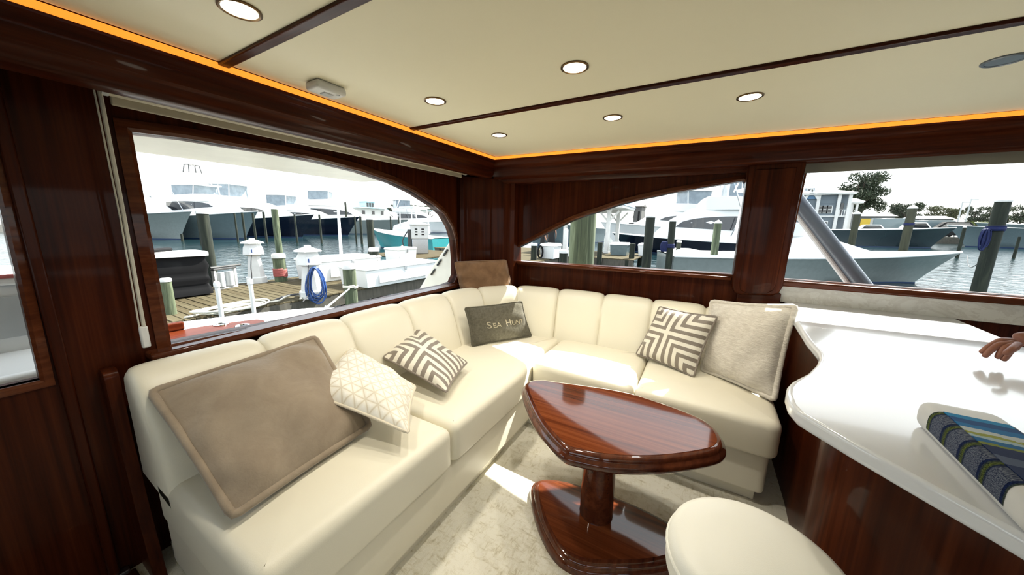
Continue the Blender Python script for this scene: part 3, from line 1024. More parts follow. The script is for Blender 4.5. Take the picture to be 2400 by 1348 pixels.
# ================================================================ COUNTER
cpx = [(1860, 756), (1891, 805), (1917, 836), (1919, 850), (1911, 866), (1891, 886), (1855, 905), (1843, 918), (1840, 934), (1847, 957), (1865, 978), (1884, 990), (1987, 1052), (2091, 1112), (2194, 1171), (2298, 1230), (2400, 1290)]
cz = .925
ct = [(p.x, p.y) for p in (atz(x, y, cz) for x, y in cpx)]
ct = [(.497, 2.678), (.478, 2.40)] + ct + [(.56, .64), (.68, .50), (.90, .42), (1.14, .42), (1.17, 1.7), (1.19, 2.15), (1.225, 2.678)]
CO = thing('counter', 'white quartz peninsula counter with wavy front edge', 'counter', (.75, 1.5, 0), world=True)
ctop = MB().prism(ct, .905, .945).build('worktop', M['counter'], CO, bevel=.012, seg=4, smooth=40)
cb = [(.512, 2.67), (.512, 2.0), (.50, 1.72), (.455, 1.47), (.39, 1.30), (.365, 1.18), (.385, 1.09), (.53, .90), (.66, .70), (.80, .56), (1.05, .54), (1.08, 2.1), (1.11, 2.67)]
MB().prism(cb, 0, .907).build('base', M['walnut_z'], CO, bevel=.004, smooth=30)

# packet of wipes on the counter
WP = thing('wipes_pack', 'flat plastic pack with a blue printed sleeve lying on the counter', 'pack', (.540, .935, .945), radians(-3))
m, N, L, p_ = nodes_of('blue_printed_label')
sp = N.new('ShaderNodeSeparateXYZ'); L.new(coords(N, L, (1, 1, 1)), sp.inputs[0])
nz = noise(N, L, coords(N, L, (26, 60, 60)), 1.0, 3)
ad = N.new('ShaderNodeMath'); ad.operation = 'MULTIPLY_ADD'; ad.inputs[1].default_value = .022
L.new(nz, ad.inputs[0]); L.new(sp.outputs[1], ad.inputs[2])
mr = N.new('ShaderNodeMapRange'); mr.inputs[1].default_value = -.115; mr.inputs[2].default_value = .125; L.new(ad.outputs[0], mr.inputs[0])
r_ = N.new('ShaderNodeValToRGB'); r_.color_ramp.interpolation = 'CONSTANT'
stops = [(0, (.003, .012, .06)), (.20, (.07, .09, .15)), (.33, (.002, .010, .055)), (.47, (.16, .19, .02)), (.51, (.004, .10, .26)), (.58, (.32, .42, .46)), (.63, (.25, .27, .04)), (.67, (.45, .50, .52)), (.75, (.004, .13, .34)), (.84, (.003, .055, .19)), (.93, (.006, .19, .42))]
e = r_.color_ramp.elements
while len(e) < len(stops): e.new(.5)
for k, (q, c) in zip(e, stops): k.position = q; k.color = (*c, 1)
L.new(mr.outputs[0], r_.inputs[0]); L.new(r_.outputs[0], p_.inputs['Base Color']); p_.inputs['Roughness'].default_value = .5; p_.inputs['Specular IOR Level'].default_value = .03
M['label'] = m
m, N, L, p_ = nodes_of('blue_printed_label_side')
fine = noise(N, L, coords(N, L, (1, 900, 420)), 1.0, 2)
sy_ = N.new('ShaderNodeSeparateXYZ'); L.new(coords(N, L), sy_.inputs[0])
fm = N.new('ShaderNodeMath'); fm.operation = 'MULTIPLY'; fm.inputs[1].default_value = 16.0; L.new(sy_.outputs[1], fm.inputs[0])
ff = N.new('ShaderNodeMath'); ff.operation = 'FRACT'; L.new(fm.outputs[0], ff.inputs[0]); blk = ff.outputs[0]
c1_ = ramp(N, L, fine, [(.42, (.012, .02, .055)), (.62, (.17, .19, .23))])
c2_ = ramp(N, L, blk, [(.60, (1, 1, 1)), (.66, (.05, .12, .4)), (.76, (1.0, 1.1, .10)), (.92, (.05, .12, .4))])
mx = N.new('ShaderNodeMix'); mx.data_type = 'RGBA'; mx.blend_type = 'MULTIPLY'; mx.inputs[0].default_value = 1
L.new(c1_, mx.inputs[6]); L.new(c2_, mx.inputs[7]); L.new(mx.outputs[2], p_.inputs['Base Color']); p_.inputs['Roughness'].default_value = .5; p_.inputs['Specular IOR Level'].default_value = .03
M['label_side'] = m


def rbox_secs(ys, w, h, r):
    """rounded box swept along Y"""
    secs = []
    for y, k in ys:
        o = round_poly([(-w / 2 * k, 0 + h * (1 - k) / 2), (w / 2 * k, h * (1 - k) / 2), (w / 2 * k, h - h * (1 - k) / 2), (-w / 2 * k, h - h * (1 - k) / 2)], r * k, 6)
        secs.append([(a, y, b) for a, b in o])
    return secs


MB().loft(rbox_secs([(-.185, .86), (-.18, .95), (-.17, 1), (.158, 1), (.17, .97), (.176, .88)], .125, .064, .024)).build('tray', M['white_dull'], WP, smooth=50)
MB().loft(rbox_secs([(-.1871, .70), (-.1866, .74)], .125, .064, .02)).build('end_window', M['grey'], WP)
o2 = round_poly([(-.0632, .002), (.0632, .002), (.0632, .0648), (-.0632, .0648)], .0245, 6)
n_ = len(o2)
top_ids = [i for i in range(n_) if o2[i][1] > .060]
MB().loft([[(a, y, b) for a, b in o2] for y in (-.135, .118)], True, False).build('sleeve', M['label_side'], WP, smooth=50)
MB().add([(-.045, -.134, .0656), (.045, -.134, .0656), (.045, .117, .0656), (-.045, .117, .0656), (-.045, -.134, .0640), (.045, -.134, .0640), (.045, .117, .0640), (-.045, .117, .0640)],
         [(0, 1, 2, 3), (7, 6, 5, 4), (0, 4, 5, 1), (1, 5, 6, 2), (2, 6, 7, 3), (3, 7, 4, 0)]).build('front_label', M['label'], WP, smooth=0)

# ================================================================ OUTSIDE
WAT, DK = -.90, -.20
MB().box((-500, -300, WAT - .05), (500, 600, WAT)).build('water', M['water'], smooth=0, label='rippled harbour water around the docks', category='water', kind='stuff')

# ---- own boat: cockpit seen through the aft window and the door
def own():
    m = MB().box((-4.6, -2.75, -.45), (-1.96, 2.75, -.36)); m.build('cockpit_sole', M['offwhite'], bevel=.01, label='cockpit floor of the boat outside the aft door', category='deck', **S)
    cap = [(-5.45, -2.7), (-5.40, 1.2), (-5.08, 2.0), (-4.75, 2.55), (-4.45, 2.78), (-4.2, 2.84), (-1.96, 2.9), (-1.96, 2.62), (-3.9, 2.55), (-4.2, 2.2), (-4.3, -2.7)]
    t = thing('cockpit_bulwark', 'white covering board around the boat cockpit below the aft window', 'bulwark', (-4.6, 0, -.9), world=True)
    MB().prism(cap, .165, .20).build('covering_board', M['white'], t, bevel=.012, seg=3)
    MB().prism(offset2(cap, -.04), -.9, .166).build('side', M['white'], t)
    p = atz(762, 726, .20)
    MB().tube([(p.x - .07, p.y + .05, .225), (p.x + .07, p.y - .05, .225)], .014, 8).tube([(p.x, p.y, .2), (p.x, p.y, .225)], .012, 8).build('cleat', M['chrome'], t)
    # flybridge overhang
    MB().plate([(-2.6, 1.735), (1.90, 1.735), (1.93, 1.80), (1.90, 1.95), (-2.6, 1.95)], [], fA, -1.97, -2.55).build(
        'overhang', M['offwhite'], bevel=.02, seg=3, label='cream flybridge overhang above the outside of the aft window', category='overhang')
    # wing of the deckhouse side
    w = [(-1.955, 1.75), (-2.02, 1.60), (-2.20, 1.42), (-2.36, 1.20), (-2.60, .93), (-2.90, .54), (-3.05, .19), (-1.955, .19)]
    t = thing('deckhouse_wing', 'sloping white deckhouse wing outside the right end of the aft window', 'deckhouse', (-2.3, 2.8, .2), world=True)
    MB().plate(w, [], fB, 2.76, 2.82).build('wing_panel', M['offwhite'], t, bevel=.012, seg=3)
    for k in range(4):
        a = Vector((-2.30, 1.245)).lerp(Vector((-2.62, .86)), k / 3.4)
        b = Vector((-2.30, 1.245)).lerp(Vector((-2.62, .86)), (k + .6) / 3.4)
        MB().beam((a.x + .03, 2.755, a.y), (b.x + .03, 2.755, b.y), .014, .03, (0, 1, 0)).build('slot', M['dark_glass'], t)
    # rocket launcher
    t = thing('rod_holder_table', 'varnished teak rod holder table with chrome cups in the cockpit', 'table', (-3.45, .5, -.36), world=True)
    o = round_poly([(-3.75, -.75), (-3.16, -.75), (-3.2, 1.0), (-3.36, 1.42), (-3.52, 1.42), (-3.68, 1.0)], [.1, .1, .2, .1, .1, .2], 6)
    MB().prism(o, .47, .505).build('board', M['teak'], t, bevel=.012, seg=3)
    for (x, y) in ((-3.58, 1.16), (-3.38, 1.24), (-3.58, .78), (-3.36, .72), (-3.6, .40), (-3.34, .2)):
        MB().tube([(x + .045 * cos(a), y + .045 * sin(a), .508) for a in [2 * pi * k / 18 for k in range(18)]], .009, 8, closed=True).build('cup_ring', M['chrome'], t)
        MB().lathe([(.001, .5062), (.042, .5062), (.042, .5055)], (x, y, 0), 18).build('cup', M['dark_glass'], t)
    MB().box((-3.70, .2, .505), (-3.66, .95, .575)).build('backboard', M['teak'], t, bevel=.012, seg=3)
    MB().lathe([(.12, -.36), (.06, -.33), (.06, .47)], (-3.45, .2, 0), 20).build('pedestal', M['chrome'], t)
    # locker behind the door window
    t = thing('cockpit_locker', 'white cockpit locker with grey panel seen through the door window', 'locker', (-2.9, -.4, -.36), world=True)
    MB().box((-3.3, -1.2, -.36), (-2.7, .26, 1.10)).build('body', M['white'], t, bevel=.02, seg=3)
    MB().box((-3.3, -1.2, 1.10), (-2.67, .28, 1.14)).build('lid', M['white'], t, bevel=.012, seg=3)
    MB().box((-2.70, -1.1, .86), (-2.69, .22, 1.05)).build('panel', M['grey'], t, bevel=.004)
    MB().tube([(-2.67, -1.2, 1.142), (-2.67, .28, 1.142)], .009, 8).build('trim_line', M['rope_red'], t)
    MB().box((-2.7, -1.2, -.36), (-2.25, .24, .80)).build('step', M['white'], t, bevel=.03, seg=3)
    # outrigger
    a, b = atY(2022, 668, 3.25), atY(1868, 470, 3.25)
    d = (b - a)
    t = thing('outrigger', 'slanting aluminium outrigger pole outside the counter window', 'outrigger', tuple(a + d * ((.05 - a.z) / d.z)), world=True)
    MB().tube([a + d * ((.05 - a.z) / d.z), b + d * 1.6], .048, 14).build('pole', M['pole_grey'], t)
    a2, b2 = atY(1990, 668, 3.25), atY(1868, 505, 3.25)
    MB().tube([a2 + (b2 - a2) * ((.05 - a2.z) / (b2 - a2).z), b2 + (b2 - a2) * 1.4], .017, 10).build('stay', M['white'], t)
    # side deck
    MB().prism([(-1.96, 2.80), (6, 2.80), (6, 3.30), (-1.96, 3.30)], .02, .06).build('side_deck', M['white'], bevel=.01, label='white side deck outside the side windows', category='deck', **S)


own()


# ---- pilings
def piling(x, ytop, w, label, cap='cone', dia=None, d=None, dark=False, group=None, mat=None, lean=0, zbot=-1.6):
    fac = sqrt(1 + ((x - CX) / F_PX) ** 2)
    if d is None: d = F_PX * (dia or .32) / w * fac
    dia = w * d / F_PX / fac
    p = atd(x, ytop, d)
    r = dia / 2
    o = thing('piling', label, 'piling', (p.x, p.y, zbot), group=group)
    h = p.z - zbot
    mm = mat or (M['piling_dark'] if dark else M['piling'])
    hc = r * .9 if cap == 'cone' else r * .5
    body = h - (hc if cap else 0)
    MB().loft([[(r * k * cos(2 * pi * j / 18) * (1 + .03 * sin(3 * j)), r * k * sin(2 * pi * j / 18), z) for j in range(18)] for z, k in ((0, 1.06), (body * .5, 1.03), (body, 1.0))]).build('post', mm, o, smooth=50)
    if cap == 'cone':
        MB().lathe([(r * 1.12, body - r * .25), (r * 1.12, body), (r * .95, body + hc * .25), (.004, body + hc)], n=18).build('cap', M['white_dull'], o)
    elif cap:
        MB().lathe([(r * 1.12, body - r * .35), (r * 1.12, body + hc * .5), (r * 1.0, body + hc * .85), (r * .8, body + hc), (.003, body + hc)], n=18).build('cap', M['white_dull'], o)
    return o, p, r


# through the aft window
piling(387, 652, 28, 'near green piling with white cap at the left edge of the aft window', 'flat', d=5.6)
o815, p815, r815 = piling(817, 618, 31, 'near green piling with white cap and mooring line beside the blue hose', 'flat', d=7.4)
piling(474, 492, 29, 'tall dark piling with leaning red hose behind the black covered box', 'flat', d=8.6, dark=True)
piling(462, 494, 9, 'thin dark piling touching the tall dark one behind the black box', None, d=30, dark=True)
piling(643, 490, 17, 'tall bare grey green piling above the red rope piling', None, d=14)
o653, p653, r653 = piling(652, 594, 31, 'short green piling wrapped in red rope with white cap', 'flat', d=8.9)
piling(866, 506, 17, 'tall dark piling with white pointed cap left of the fuel pump', 'cone', d=13.5, dark=True)
piling(876, 580, 23, 'short dark piling with white cap beside the white dock cabinet', 'flat', d=10.3, dark=True)
q = 0
for x, y, w, lab in [(425, 548, 7, 'thin far piling before the blue grey hull'), (549, 500, 5, 'far thin piling left of the navy sport boat cabin'), (592, 500, 6, 'far piling in front of the first navy bow'),
                     (567, 498, 6, 'far thin piling just left of the navy hull'), (617, 497, 6, 'far thin piling in the middle of the navy hull'), (690, 503, 5, 'far thin piling between the two navy hulls'),
                     (748, 503, 5, 'far thin piling on the second navy hull'), (831, 506, 4, 'far thin piling at the bow of the second navy hull'), (844, 505, 6, 'far white capped piling at the stern of the white cruiser'),
                     (915, 507, 4, 'far dark piling right of the white cruiser'), (934, 510, 3, 'far hair thin piling right of the white cruiser'), (809, 474, 5, 'far tall dark post below the aqua roof')]:
    piling(x, y, w, lab, 'flat' if x in (844, 831) else None, d=36 if x != 809 else 60, dark=True, group='far marina pilings')
# through the side windows
piling(1374, 380, 62, 'massive pale green piling filling the middle of the arched side window', None, dia=.34, mat=M['piling'])
piling(1252, 570, 14, 'short dark piling with coiled black rope at the left of the arched side window', 'flat', d=15.5, dark=True)
piling(1312, 570, 12, 'dark piling behind the white dock box, left of the massive piling', None, d=17, dark=True)
piling(1321, 585, 20, 'short white capped piling just left of the massive piling', 'flat', d=11, dark=True)
piling(1407, 568, 12, 'dark piling hidden right behind the massive piling', None, d=17, dark=True)
piling(1483, 571, 13, 'dark piling at the right end of the grey dock box', None, d=17, dark=True)
piling(1526, 498, 22, 'tall dark piling with pointed cap, taller of the pair by the white cruiser bow', 'cone', d=12, dark=True)
p1578 = piling(1578, 511, 16, 'tall dark piling with blue rope, right one of the pair by the white cruiser bow', 'cone', d=15, dark=True)
piling(1592, 564, 11, 'short dark piling beside the blue rope piling', 'flat', d=17, dark=True)
piling(1684, 515, 18, 'brown piling with pointed cap in front of the dark cabin window', 'cone', d=15.5)
piling(2011, 495, 18, 'olive piling with pointed cap in front of the blue house', 'cone', d=26, mat=M['piling_mid'])
p2138 = piling(2141, 480, 24, 'leaning green piling with blue rope band behind the grey bow', 'cone', d=17, mat=M['piling_mid'])
p2352 = piling(2355, 459, 44, 'near dark piling with big pointed cap and coiled blue rope at right', 'cone', d=9.5, dark=True)
piling(2262, 530, 10, 'small dark piling with pointed cap beyond the two bows', 'cone', d=30, dark=True)
piling(2390, 555, 9, 'small dark piling at the right edge of the counter window', None, d=30, dark=True)

# ropes
def rope(name, label, pts, r, mat, n=6, k=8, **t):
    return MB().tube(catmull(pts, k), r, n).build(name, mat, smooth=180, label=label, category='rope', **t)


def coil(cx, cy, z0, r, turns, rr, step):
    pts = []
    N_ = turns * 14
    for i in range(N_ + 1):
        a = 2 * pi * i / 14
        pts.append((cx + r * cos(a), cy + r * sin(a), z0 + step * i / 14))
    return pts


rope('rope', 'red rope wound round the short piling', coil(p653.x, p653.y, p653.z - .62, r653 + .012, 8, .02, .026), .014, M['rope_red'], k=1)
z_ = p815.z - .55
rope('rope', 'white mooring line from the near piling to the boat cleat', [tuple(v) for v in coil(p815.x, p815.y, z_, r815 + .012, 2, 0, .03)] + [tuple(Vector((p815.x + .1, p815.y - .1, z_))), tuple(atz(764, 722, .23))], .016, M['rope_white'], k=2)
pp, rr = p2352[1], p2352[2]
t = thing('rope', 'coil of blue rope hanging on the near right piling', 'rope', (pp.x, pp.y, pp.z - .9), world=True)
MB().tube(coil(pp.x, pp.y, pp.z - 1.0, rr + .02, 4, 0, .035), .022, 6).build('turns', M['sail_blue'], t, smooth=180)
rt = _r.copy(); rt.z = 0; rt.normalize()
tow = Vector((-pp.x, -pp.y, 0)).normalized()
for k in range(7):
    c = Vector((pp.x, pp.y, pp.z - .95)) - rt * (rr + .02 + .05 * (k % 4)) + tow * (.05 + .03 * (k % 3))
    h = .45 + .08 * (k % 3)
    MB().tube([c + rt * (.07 + .02 * k % .05) * sin(2 * pi * j / 16) + Vector((0, 0, -h / 2 + h / 2 * cos(2 * pi * j / 16))) for j in range(16)], .018, 6, closed=True).build('loop', M['sail_blue'], t, smooth=180)
c = Vector((pp.x, pp.y, pp.z - .95)) + rt * rr + tow * .05
rope('rope', 'loop of blue rope sagging on the right of the near piling', [tuple(c), tuple(c + Vector((0, 0, -.35)) - rt * .05), tuple(c + Vector((0, 0, -.5)) - rt * .2), tuple(c + Vector((0, 0, -.42)) - rt * .36), tuple(c + Vector((0, 0, 0)) - rt * .42)], .02, M['sail_blue'])
b0 = atd(2268, 600, 15.1); b1 = Vector((pp.x, pp.y, pp.z - 1.7))
mid_ = b0.lerp(b1, .45) + Vector((0, 0, -.45))
rope('rope', 'thin bow line sagging from the grey bow to the near right piling', [tuple(b0), tuple(b0.lerp(b1, .2) + Vector((0, 0, -.36))), tuple(mid_), tuple(b0.lerp(b1, .75) + Vector((0, 0, -.25))), tuple(b1)], .012, M['rope_dark'])
pq = p1578
t = thing('rope', 'bundle of blue rope on the right one of the two tall dark pilings', 'rope', (pq[1].x, pq[1].y, pq[1].z - 1.3), world=True)
MB().tube(coil(pq[1].x, pq[1].y, pq[1].z - 1.35, pq[2] + .02, 4, 0, .04), .03, 6).build('turns', M['sail_blue'], t, smooth=180)
for k in range(4):
    c = Vector((pq[1].x, pq[1].y, pq[1].z - 1.3)) - rt * (pq[2] + .06 + .05 * k)
    MB().tube([c + rt * .09 * sin(2 * pi * j / 14) + Vector((0, 0, .22 * cos(2 * pi * j / 14))) for j in range(14)], .03, 6, closed=True).build('loop', M['sail_blue'], t, smooth=180)
pp2 = p2138[1]
rope('rope', 'blue rope band round the leaning piling behind the bow', coil(pp2.x, pp2.y, pp2.z - 1.05, p2138[2] + .015, 4, 0, .03), .02, M['sail_blue'], k=1)

# ---- near dock with its planks
DX0, DX1 = -10.35, -7.2
DOCK = thing('dock', 'weathered plank dock beyond the aft window', 'dock', ((DX0 + DX1) / 2, 4, DK - .4), world=True)
pm = []
for mk in ('plank', 'plank2'):
    pm.append(MB().box((DX0, -.068, DK - .035), (DX1, .068, DK)).mesh('plank', M[mk], 0))
rnd = random.Random(4)
y = -3.0
while y < 12.5:
    o = link('plank', pm[rnd.random() < .45], DOCK, bevel=.006, seg=1)
    o.location = (rnd.uniform(-.02, .02), y + .07, rnd.uniform(-.004, .003))
    y += .148
for x in (DX1 - .04, -8.7, DX0 + .04):
    MB().box((x - .04, -3, DK - .30), (x + .04, 12.5, DK - .036)).build('stringer', M['bulkhead'], DOCK)
MB().box((DX1 - .01, -3, DK - .62), (DX1 + .02, 12.5, DK - .34)).build('fender_board', M['piling'], DOCK)
for k, y in enumerate((-1.5, 1.2, 6.6, 9.4, 12.0)):
    MB().tube([(DX1 - .16, y, -1.6), (DX1 - .16, y, DK - .05)], .13, 12).build('dock_leg', M['piling_dark'], DOCK)
    MB().tube([(DX0 + .16, y, -1.6), (DX0 + .16, y, DK - .05)], .13, 12).build('dock_leg', M['piling_dark'], DOCK)


# ---- power pedestals
def octo(r, z, n=8, c=(0, 0)):
    return [(c[0] + r * cos(2 * pi * (k + .5) / n), c[1] + r * sin(2 * pi * (k + .5) / n), z) for k in range(n)]


def pedestal(loc, h, label, rot, s=1.0):
    o = thing('power_pedestal', label, 'pedestal', loc, rot)
    MB().loft([octo(.24 * s, 0), octo(.235 * s, .12 * h), octo(.20 * s, .14 * h), octo(.145 * s, .52 * h), octo(.13 * s, .60 * h)]).build('base', M['white_dull'], o, smooth=20)
    MB().loft([octo(.13 * s, .60 * h), octo(.24 * s, .64 * h), octo(.22 * s, .78 * h), octo(.19 * s, .84 * h), octo(.18 * s, .90 * h)]).build('head', M['white_dull'], o, smooth=20)
    MB().loft([octo(.27 * s, .885 * h), octo(.26 * s, .905 * h), octo(.07 * s, .965 * h), octo(.065 * s, .99 * h), octo(.04 * s, 1.0 * h)]).build('lid', M['white_dull'], o, smooth=20)
    MB().add([(.20 * s, -.09 * s, .66 * h), (.20 * s, .09 * s, .66 * h), (.215 * s, .08 * s, .79 * h), (.215 * s, -.08 * s, .79 * h), (.30 * s, -.09 * s, .655 * h), (.30 * s, .09 * s, .655 * h)],
             [(0, 1, 2, 3), (4, 5, 2, 3), (0, 4, 3), (1, 5, 2), (0, 1, 5, 4)]).build('outlet_hood', M['white_dull'], o)
    MB().box((.215 * s, -.05 * s, .69 * h), (.28 * s, -.03 * s, .76 * h)).build('sticker', M['hose_blue'], o)
    MB().tube(catmull([(.26 * s, -.05, .67 * h), (.36 * s, -.10, .4 * h), (.34 * s, -.12, .12 * h), (.50 * s, -.25, .02)], 6), .012, 6).build('cable', M['rope_dark'], o, smooth=180)
    return o


p = atz(603, 662, DK)
pedestal((p.x, p.y, DK), 1.17, 'white power pedestal at the far edge of the dock', radians(-20))
p = atz(735, 697, DK)
ped2 = (p.x - .05, p.y, DK)
pedestal(ped2, 1.12, 'white power pedestal hung with the blue hose', radians(-20))
t = thing('hose', 'blue hose hanging in loops on the nearer power pedestal', 'hose', (ped2[0], ped2[1], DK), world=True)
rnd = random.Random(9)
rtv = Vector((.36, .93, 0))
hc = Vector((ped2[0], ped2[1], 0)) + Vector((.86, -.5, 0)) * .26
for k in range(9):
    w, h = rnd.uniform(.13, .27), rnd.uniform(.58, .82)
    zt = .48
    c0 = hc + rtv * (.10 + rnd.uniform(-.03, .03)) + Vector((.86, -.5, 0)) * (.012 * k)
    sk = rnd.uniform(-.05, .05)
    MB().tube([c0 + rtv * (w * sin(a) * (.55 + .45 * (1 - cos(a)) / 2) + sk * (1 - cos(a)) / 2) + Vector((0, 0, zt - h * (1 - cos(a)) / 2)) for a in [2 * pi * j / 24 for j in range(24)]], .0125, 6, closed=True).build('loop', M['hose_blue'], t, smooth=180)

# pvc posts and hose on the dock edge
for k, (px, py) in enumerate(((507, 660), (585, 654))):
    p = atX(px, py, -6.98)
    o = thing('post', ('white pipe post on the dock edge, left of the two', 'white pipe post on the dock edge, right of the two')[k], 'post', (p.x, p.y, -.9))
    MB().lathe([(.034, 0), (.034, p.z + .86)], n=14).build('pipe', M['white_dull'], o)
    MB().lathe([(.046, p.z + .81), (.046, p.z + .87), (.036, p.z + .9), (.003, p.z + .905)], n=14).build('cap', M['white_dull'], o)
t = thing('hose', 'coiled white hose lying between the two pipe posts', 'hose', (-7.3, 2.5, DK), world=True)
for k in range(5):
    r_ = .34 + .04 * k
    MB().tube([(-7.36 + r_ * .62 * cos(a) + .01 * k, 2.58 + r_ * 1.15 * sin(a), DK + .02 + .012 * k + .02 * sin(2 * a + k)) for a in [2 * pi * j / 22 for j in range(22)]], .016, 6, closed=True).build('loop', M['rope_white'], t, smooth=180)
rope('rope', 'grey cable running along the dock to the blue hose pedestal', [(-7.28, 1.9, DK + .02), (-7.42, 2.9, DK + .03), (-7.30, 3.3, DK + .03), (-7.5, 3.6, DK + .05), (-7.35, 3.85, DK + .04), (ped2[0] + .1, ped2[1] - .3, DK + .03)], .018, M['rope_white'])
rope('rope', 'dark shore cable in a tangle at the foot of the hose pedestal', [(-7.4, 3.3, DK + .03), (-7.62, 3.6, DK + .03), (-7.35, 3.7, DK + .09), (-7.6, 3.9, DK + .04), (-7.3, 4.0, DK + .12), (ped2[0], ped2[1] - .2, DK + .05)], .02, M['rope_dark'])

# black covered tender box, left
t = thing('covered_box', 'black tarpaulin covered box with white lid on the dock', 'box', (-9.7, 2.0, DK), world=True)
m = MB(); secs = []
zt = .66
for k in range(9):
    f = k / 8; z = DK + .03 + (zt - DK - .03) * f
    o = round_poly([(-10.25, .8), (-9.28, .8), (-9.22, 2.93), (-10.2, 2.98)], .08, 4)
    b = .025 * sin(k * 2.4) + (.03 if k == 0 else 0)
    secs.append([(x + b * (1 if x > -9.7 else -1), y_ + b * .8 * (1 if y_ > 1.8 else -1), z + .03 * sin(x * 5 + y_ * 3 + k)) for x, y_ in o])
m.loft(secs).build('tarpaulin', M['black'], t, smooth=60)
MB().prism(round_poly([(-10.28, .7), (-9.2, .7), (-9.15, 2.95), (-9.7, 3.06), (-10.2, 3.02)], .12, 5), zt, zt + .07).build('lid', M['white_dull'], t, bevel=.03, seg=3)
MB().tube(catmull([(-9.4, .8, zt + .10), (-9.5, 1.6, zt + .13), (-9.8, 2.2, zt + .11), (-10.1, 2.6, zt + .1)], 6), .05, 8).build('roll', M['black'], t, smooth=180)
# frame stand
p = atz(531, 676, DK)
t = thing('stand', 'small white framed stand with two grey cylinders on the dock', 'stand', (p.x, p.y, DK), radians(20))
for a in (-.24, .24): MB().box((-.04, a - .025, 0), (.04, a + .025, .5)).build('upright', M['white_dull'], t, bevel=.006)
MB().box((-.04, -.24, 0), (.04, .24, .04)).build('bottom_rail', M['white_dull'], t, bevel=.006)
MB().box((-.05, -.27, .46), (.05, .27, .5)).build('top_rail', M['dark_plastic'], t, bevel=.006)
MB().tube([(0, -.3, .53), (0, .42, .53)], .025, 8).build('handle', M['dark_plastic'], t)
for a in (-.11, .11): MB().tube([(0, a, .06), (0, a, .40)], .085, 14).build('cylinder', M['grey'], t)


# ---- dock boxes and cabinets
def dock_box(name, label, x0, x1, y0, y1, z0, h, lid=.08, mat='white', category='dock box', taper=.06):
    t = thing(name, label, category, ((x0 + x1) / 2, (y0 + y1) / 2, z0), world=True)
    a = [(x0 + taper, y0 + taper), (x1 - taper, y0 + taper), (x1 - taper, y1 - taper), (x0 + taper, y1 - taper)]
    b = [(x0 + .02, y0 + .02), (x1 - .02, y0 + .02), (x1 - .02, y1 - .02), (x0 + .02, y1 - .02)]
    MB().loft([[(x, y_, z0) for x, y_ in a], [(x, y_, z0 + h - lid) for x, y_ in b]]).build('body', M[mat], t, bevel=.02, smooth=30)
    c = [(x0, y0), (x1, y0), (x1, y1), (x0, y1)]
    cx_, cy_ = (x0 + x1) / 2, (y0 + y1) / 2
    MB().loft([[(x, y_, z0 + h - lid) for x, y_ in c], [(x, y_, z0 + h - lid * .4) for x, y_ in c], [(cx_ + (x - cx_) * .93, cy_ + (y_ - cy_) * .93, z0 + h) for x, y_ in c]]).build('lid', M['white'], t, bevel=.015, smooth=30)
    # recessed front panel and latch on the side towards the saloon
    MB().box((x1 - .03, y0 + (y1 - y0) * .16, z0 + h * .18), (x1 - .012, y1 - (y1 - y0) * .16, z0 + h * .62)).build('front_panel', M['white'], t, bevel=.006)
    MB().box((x1 - .02, cy_ - .03, z0 + h - lid - .1), (x1 + .012, cy_ + .03, z0 + h - lid * .6)).build('latch', M['chrome'], t, bevel=.004)
    return t


dock_box('dock_box', 'large white dock box at the right end of the aft window', -8.15, -7.02, 5.15, 7.7, DK, .52)
dock_box('dock_box', 'low white dock box behind the hose pedestal, under the flagpole', -9.9, -8.7, 5.0, 7.0, DK, .62)
dock_box('dock_cabinet', 'small white cabinet with grey meter beside the short dark piling', -10.2, -9.5, 8.3, 9.3, DK, .72, category='cabinet')
p = atz(803, 648, DK)
t = thing('flagpole', 'thin white pole standing in front of the navy hulls', 'pole', (p.x, p.y, DK), world=True)
q0 = Vector((p.x, p.y, DK)); q1 = atX(786, 392, p.x - .02)
MB().tube([q0, q1], [.05, .028], 10).build('pole', M['white'], t)
MB().tube([q0, q0 + Vector((0, 0, .25))], .075, 12).build('socket', M['white_dull'], t)
p = atz(944, 612, DK)
t = thing('buoy', 'orange buoy beside the white cabinet', 'buoy', (p.x, p.y, DK))
MB().lathe([(.01, 0), (.16, .04), (.22, .2), (.22, .42), (.14, .56), (.03, .6)], n=18).build('float', M['orange'], t, smooth=60)
MB().tube([(.05 * cos(a), 0, .63 + .05 * sin(a)) for a in [2 * pi * j / 12 for j in range(12)]], .015, 6, closed=True).build('eye', M['white_dull'], t)
# fuel dispenser on its own little dock
p = atz(985, 594, DK)
fd = thing('fuel_dock', 'small timber fuel dock far behind the white dock box', 'dock', (p.x, p.y, DK - .3), world=True)
k = 0
for j in range(22):
    MB().box((p.x - 2.0, p.y - 2.2 + j * .2, DK - .05), (p.x + 2.0, p.y - 2.2 + j * .2 + .185, DK)).build('plank', M['plank'], fd)
for sx in (-1.8, 1.8):
    for sy in (-2, 2): MB().tube([(p.x + sx, p.y + sy, -1.6), (p.x + sx, p.y + sy, DK - .05)], .14, 12).build('dock_leg', M['piling_dark'], fd)
t = thing('fuel_dispenser', 'white and steel fuel dispenser in front of the teal hull', 'fuel pump', (p.x, p.y, DK), radians(-40))
MB().box((-.3, -.42, 0), (.3, .42, .8)).build('base', M['alu'], t, bevel=.02)
MB().box((-.32, -.45, .8), (.32, .45, 1.55)).build('head', M['white_dull'], t, bevel=.03)
MB().box((-.36, -.5, 1.5), (.36, .5, 1.6)).build('hood', M['white_dull'], t, bevel=.02)
for r_ in range(3):
    for c in (-.2, .14): MB().box((.318, c - .07, 1.0 + .14 * r_), (.328, c + .07, 1.07 + .14 * r_)).build('dial', M['dark_glass'], t)
MB().box((-.2, -.62, .2), (.2, -.44, 1.3)).build('hose_bay', M['dark_plastic'], t, bevel=.02)
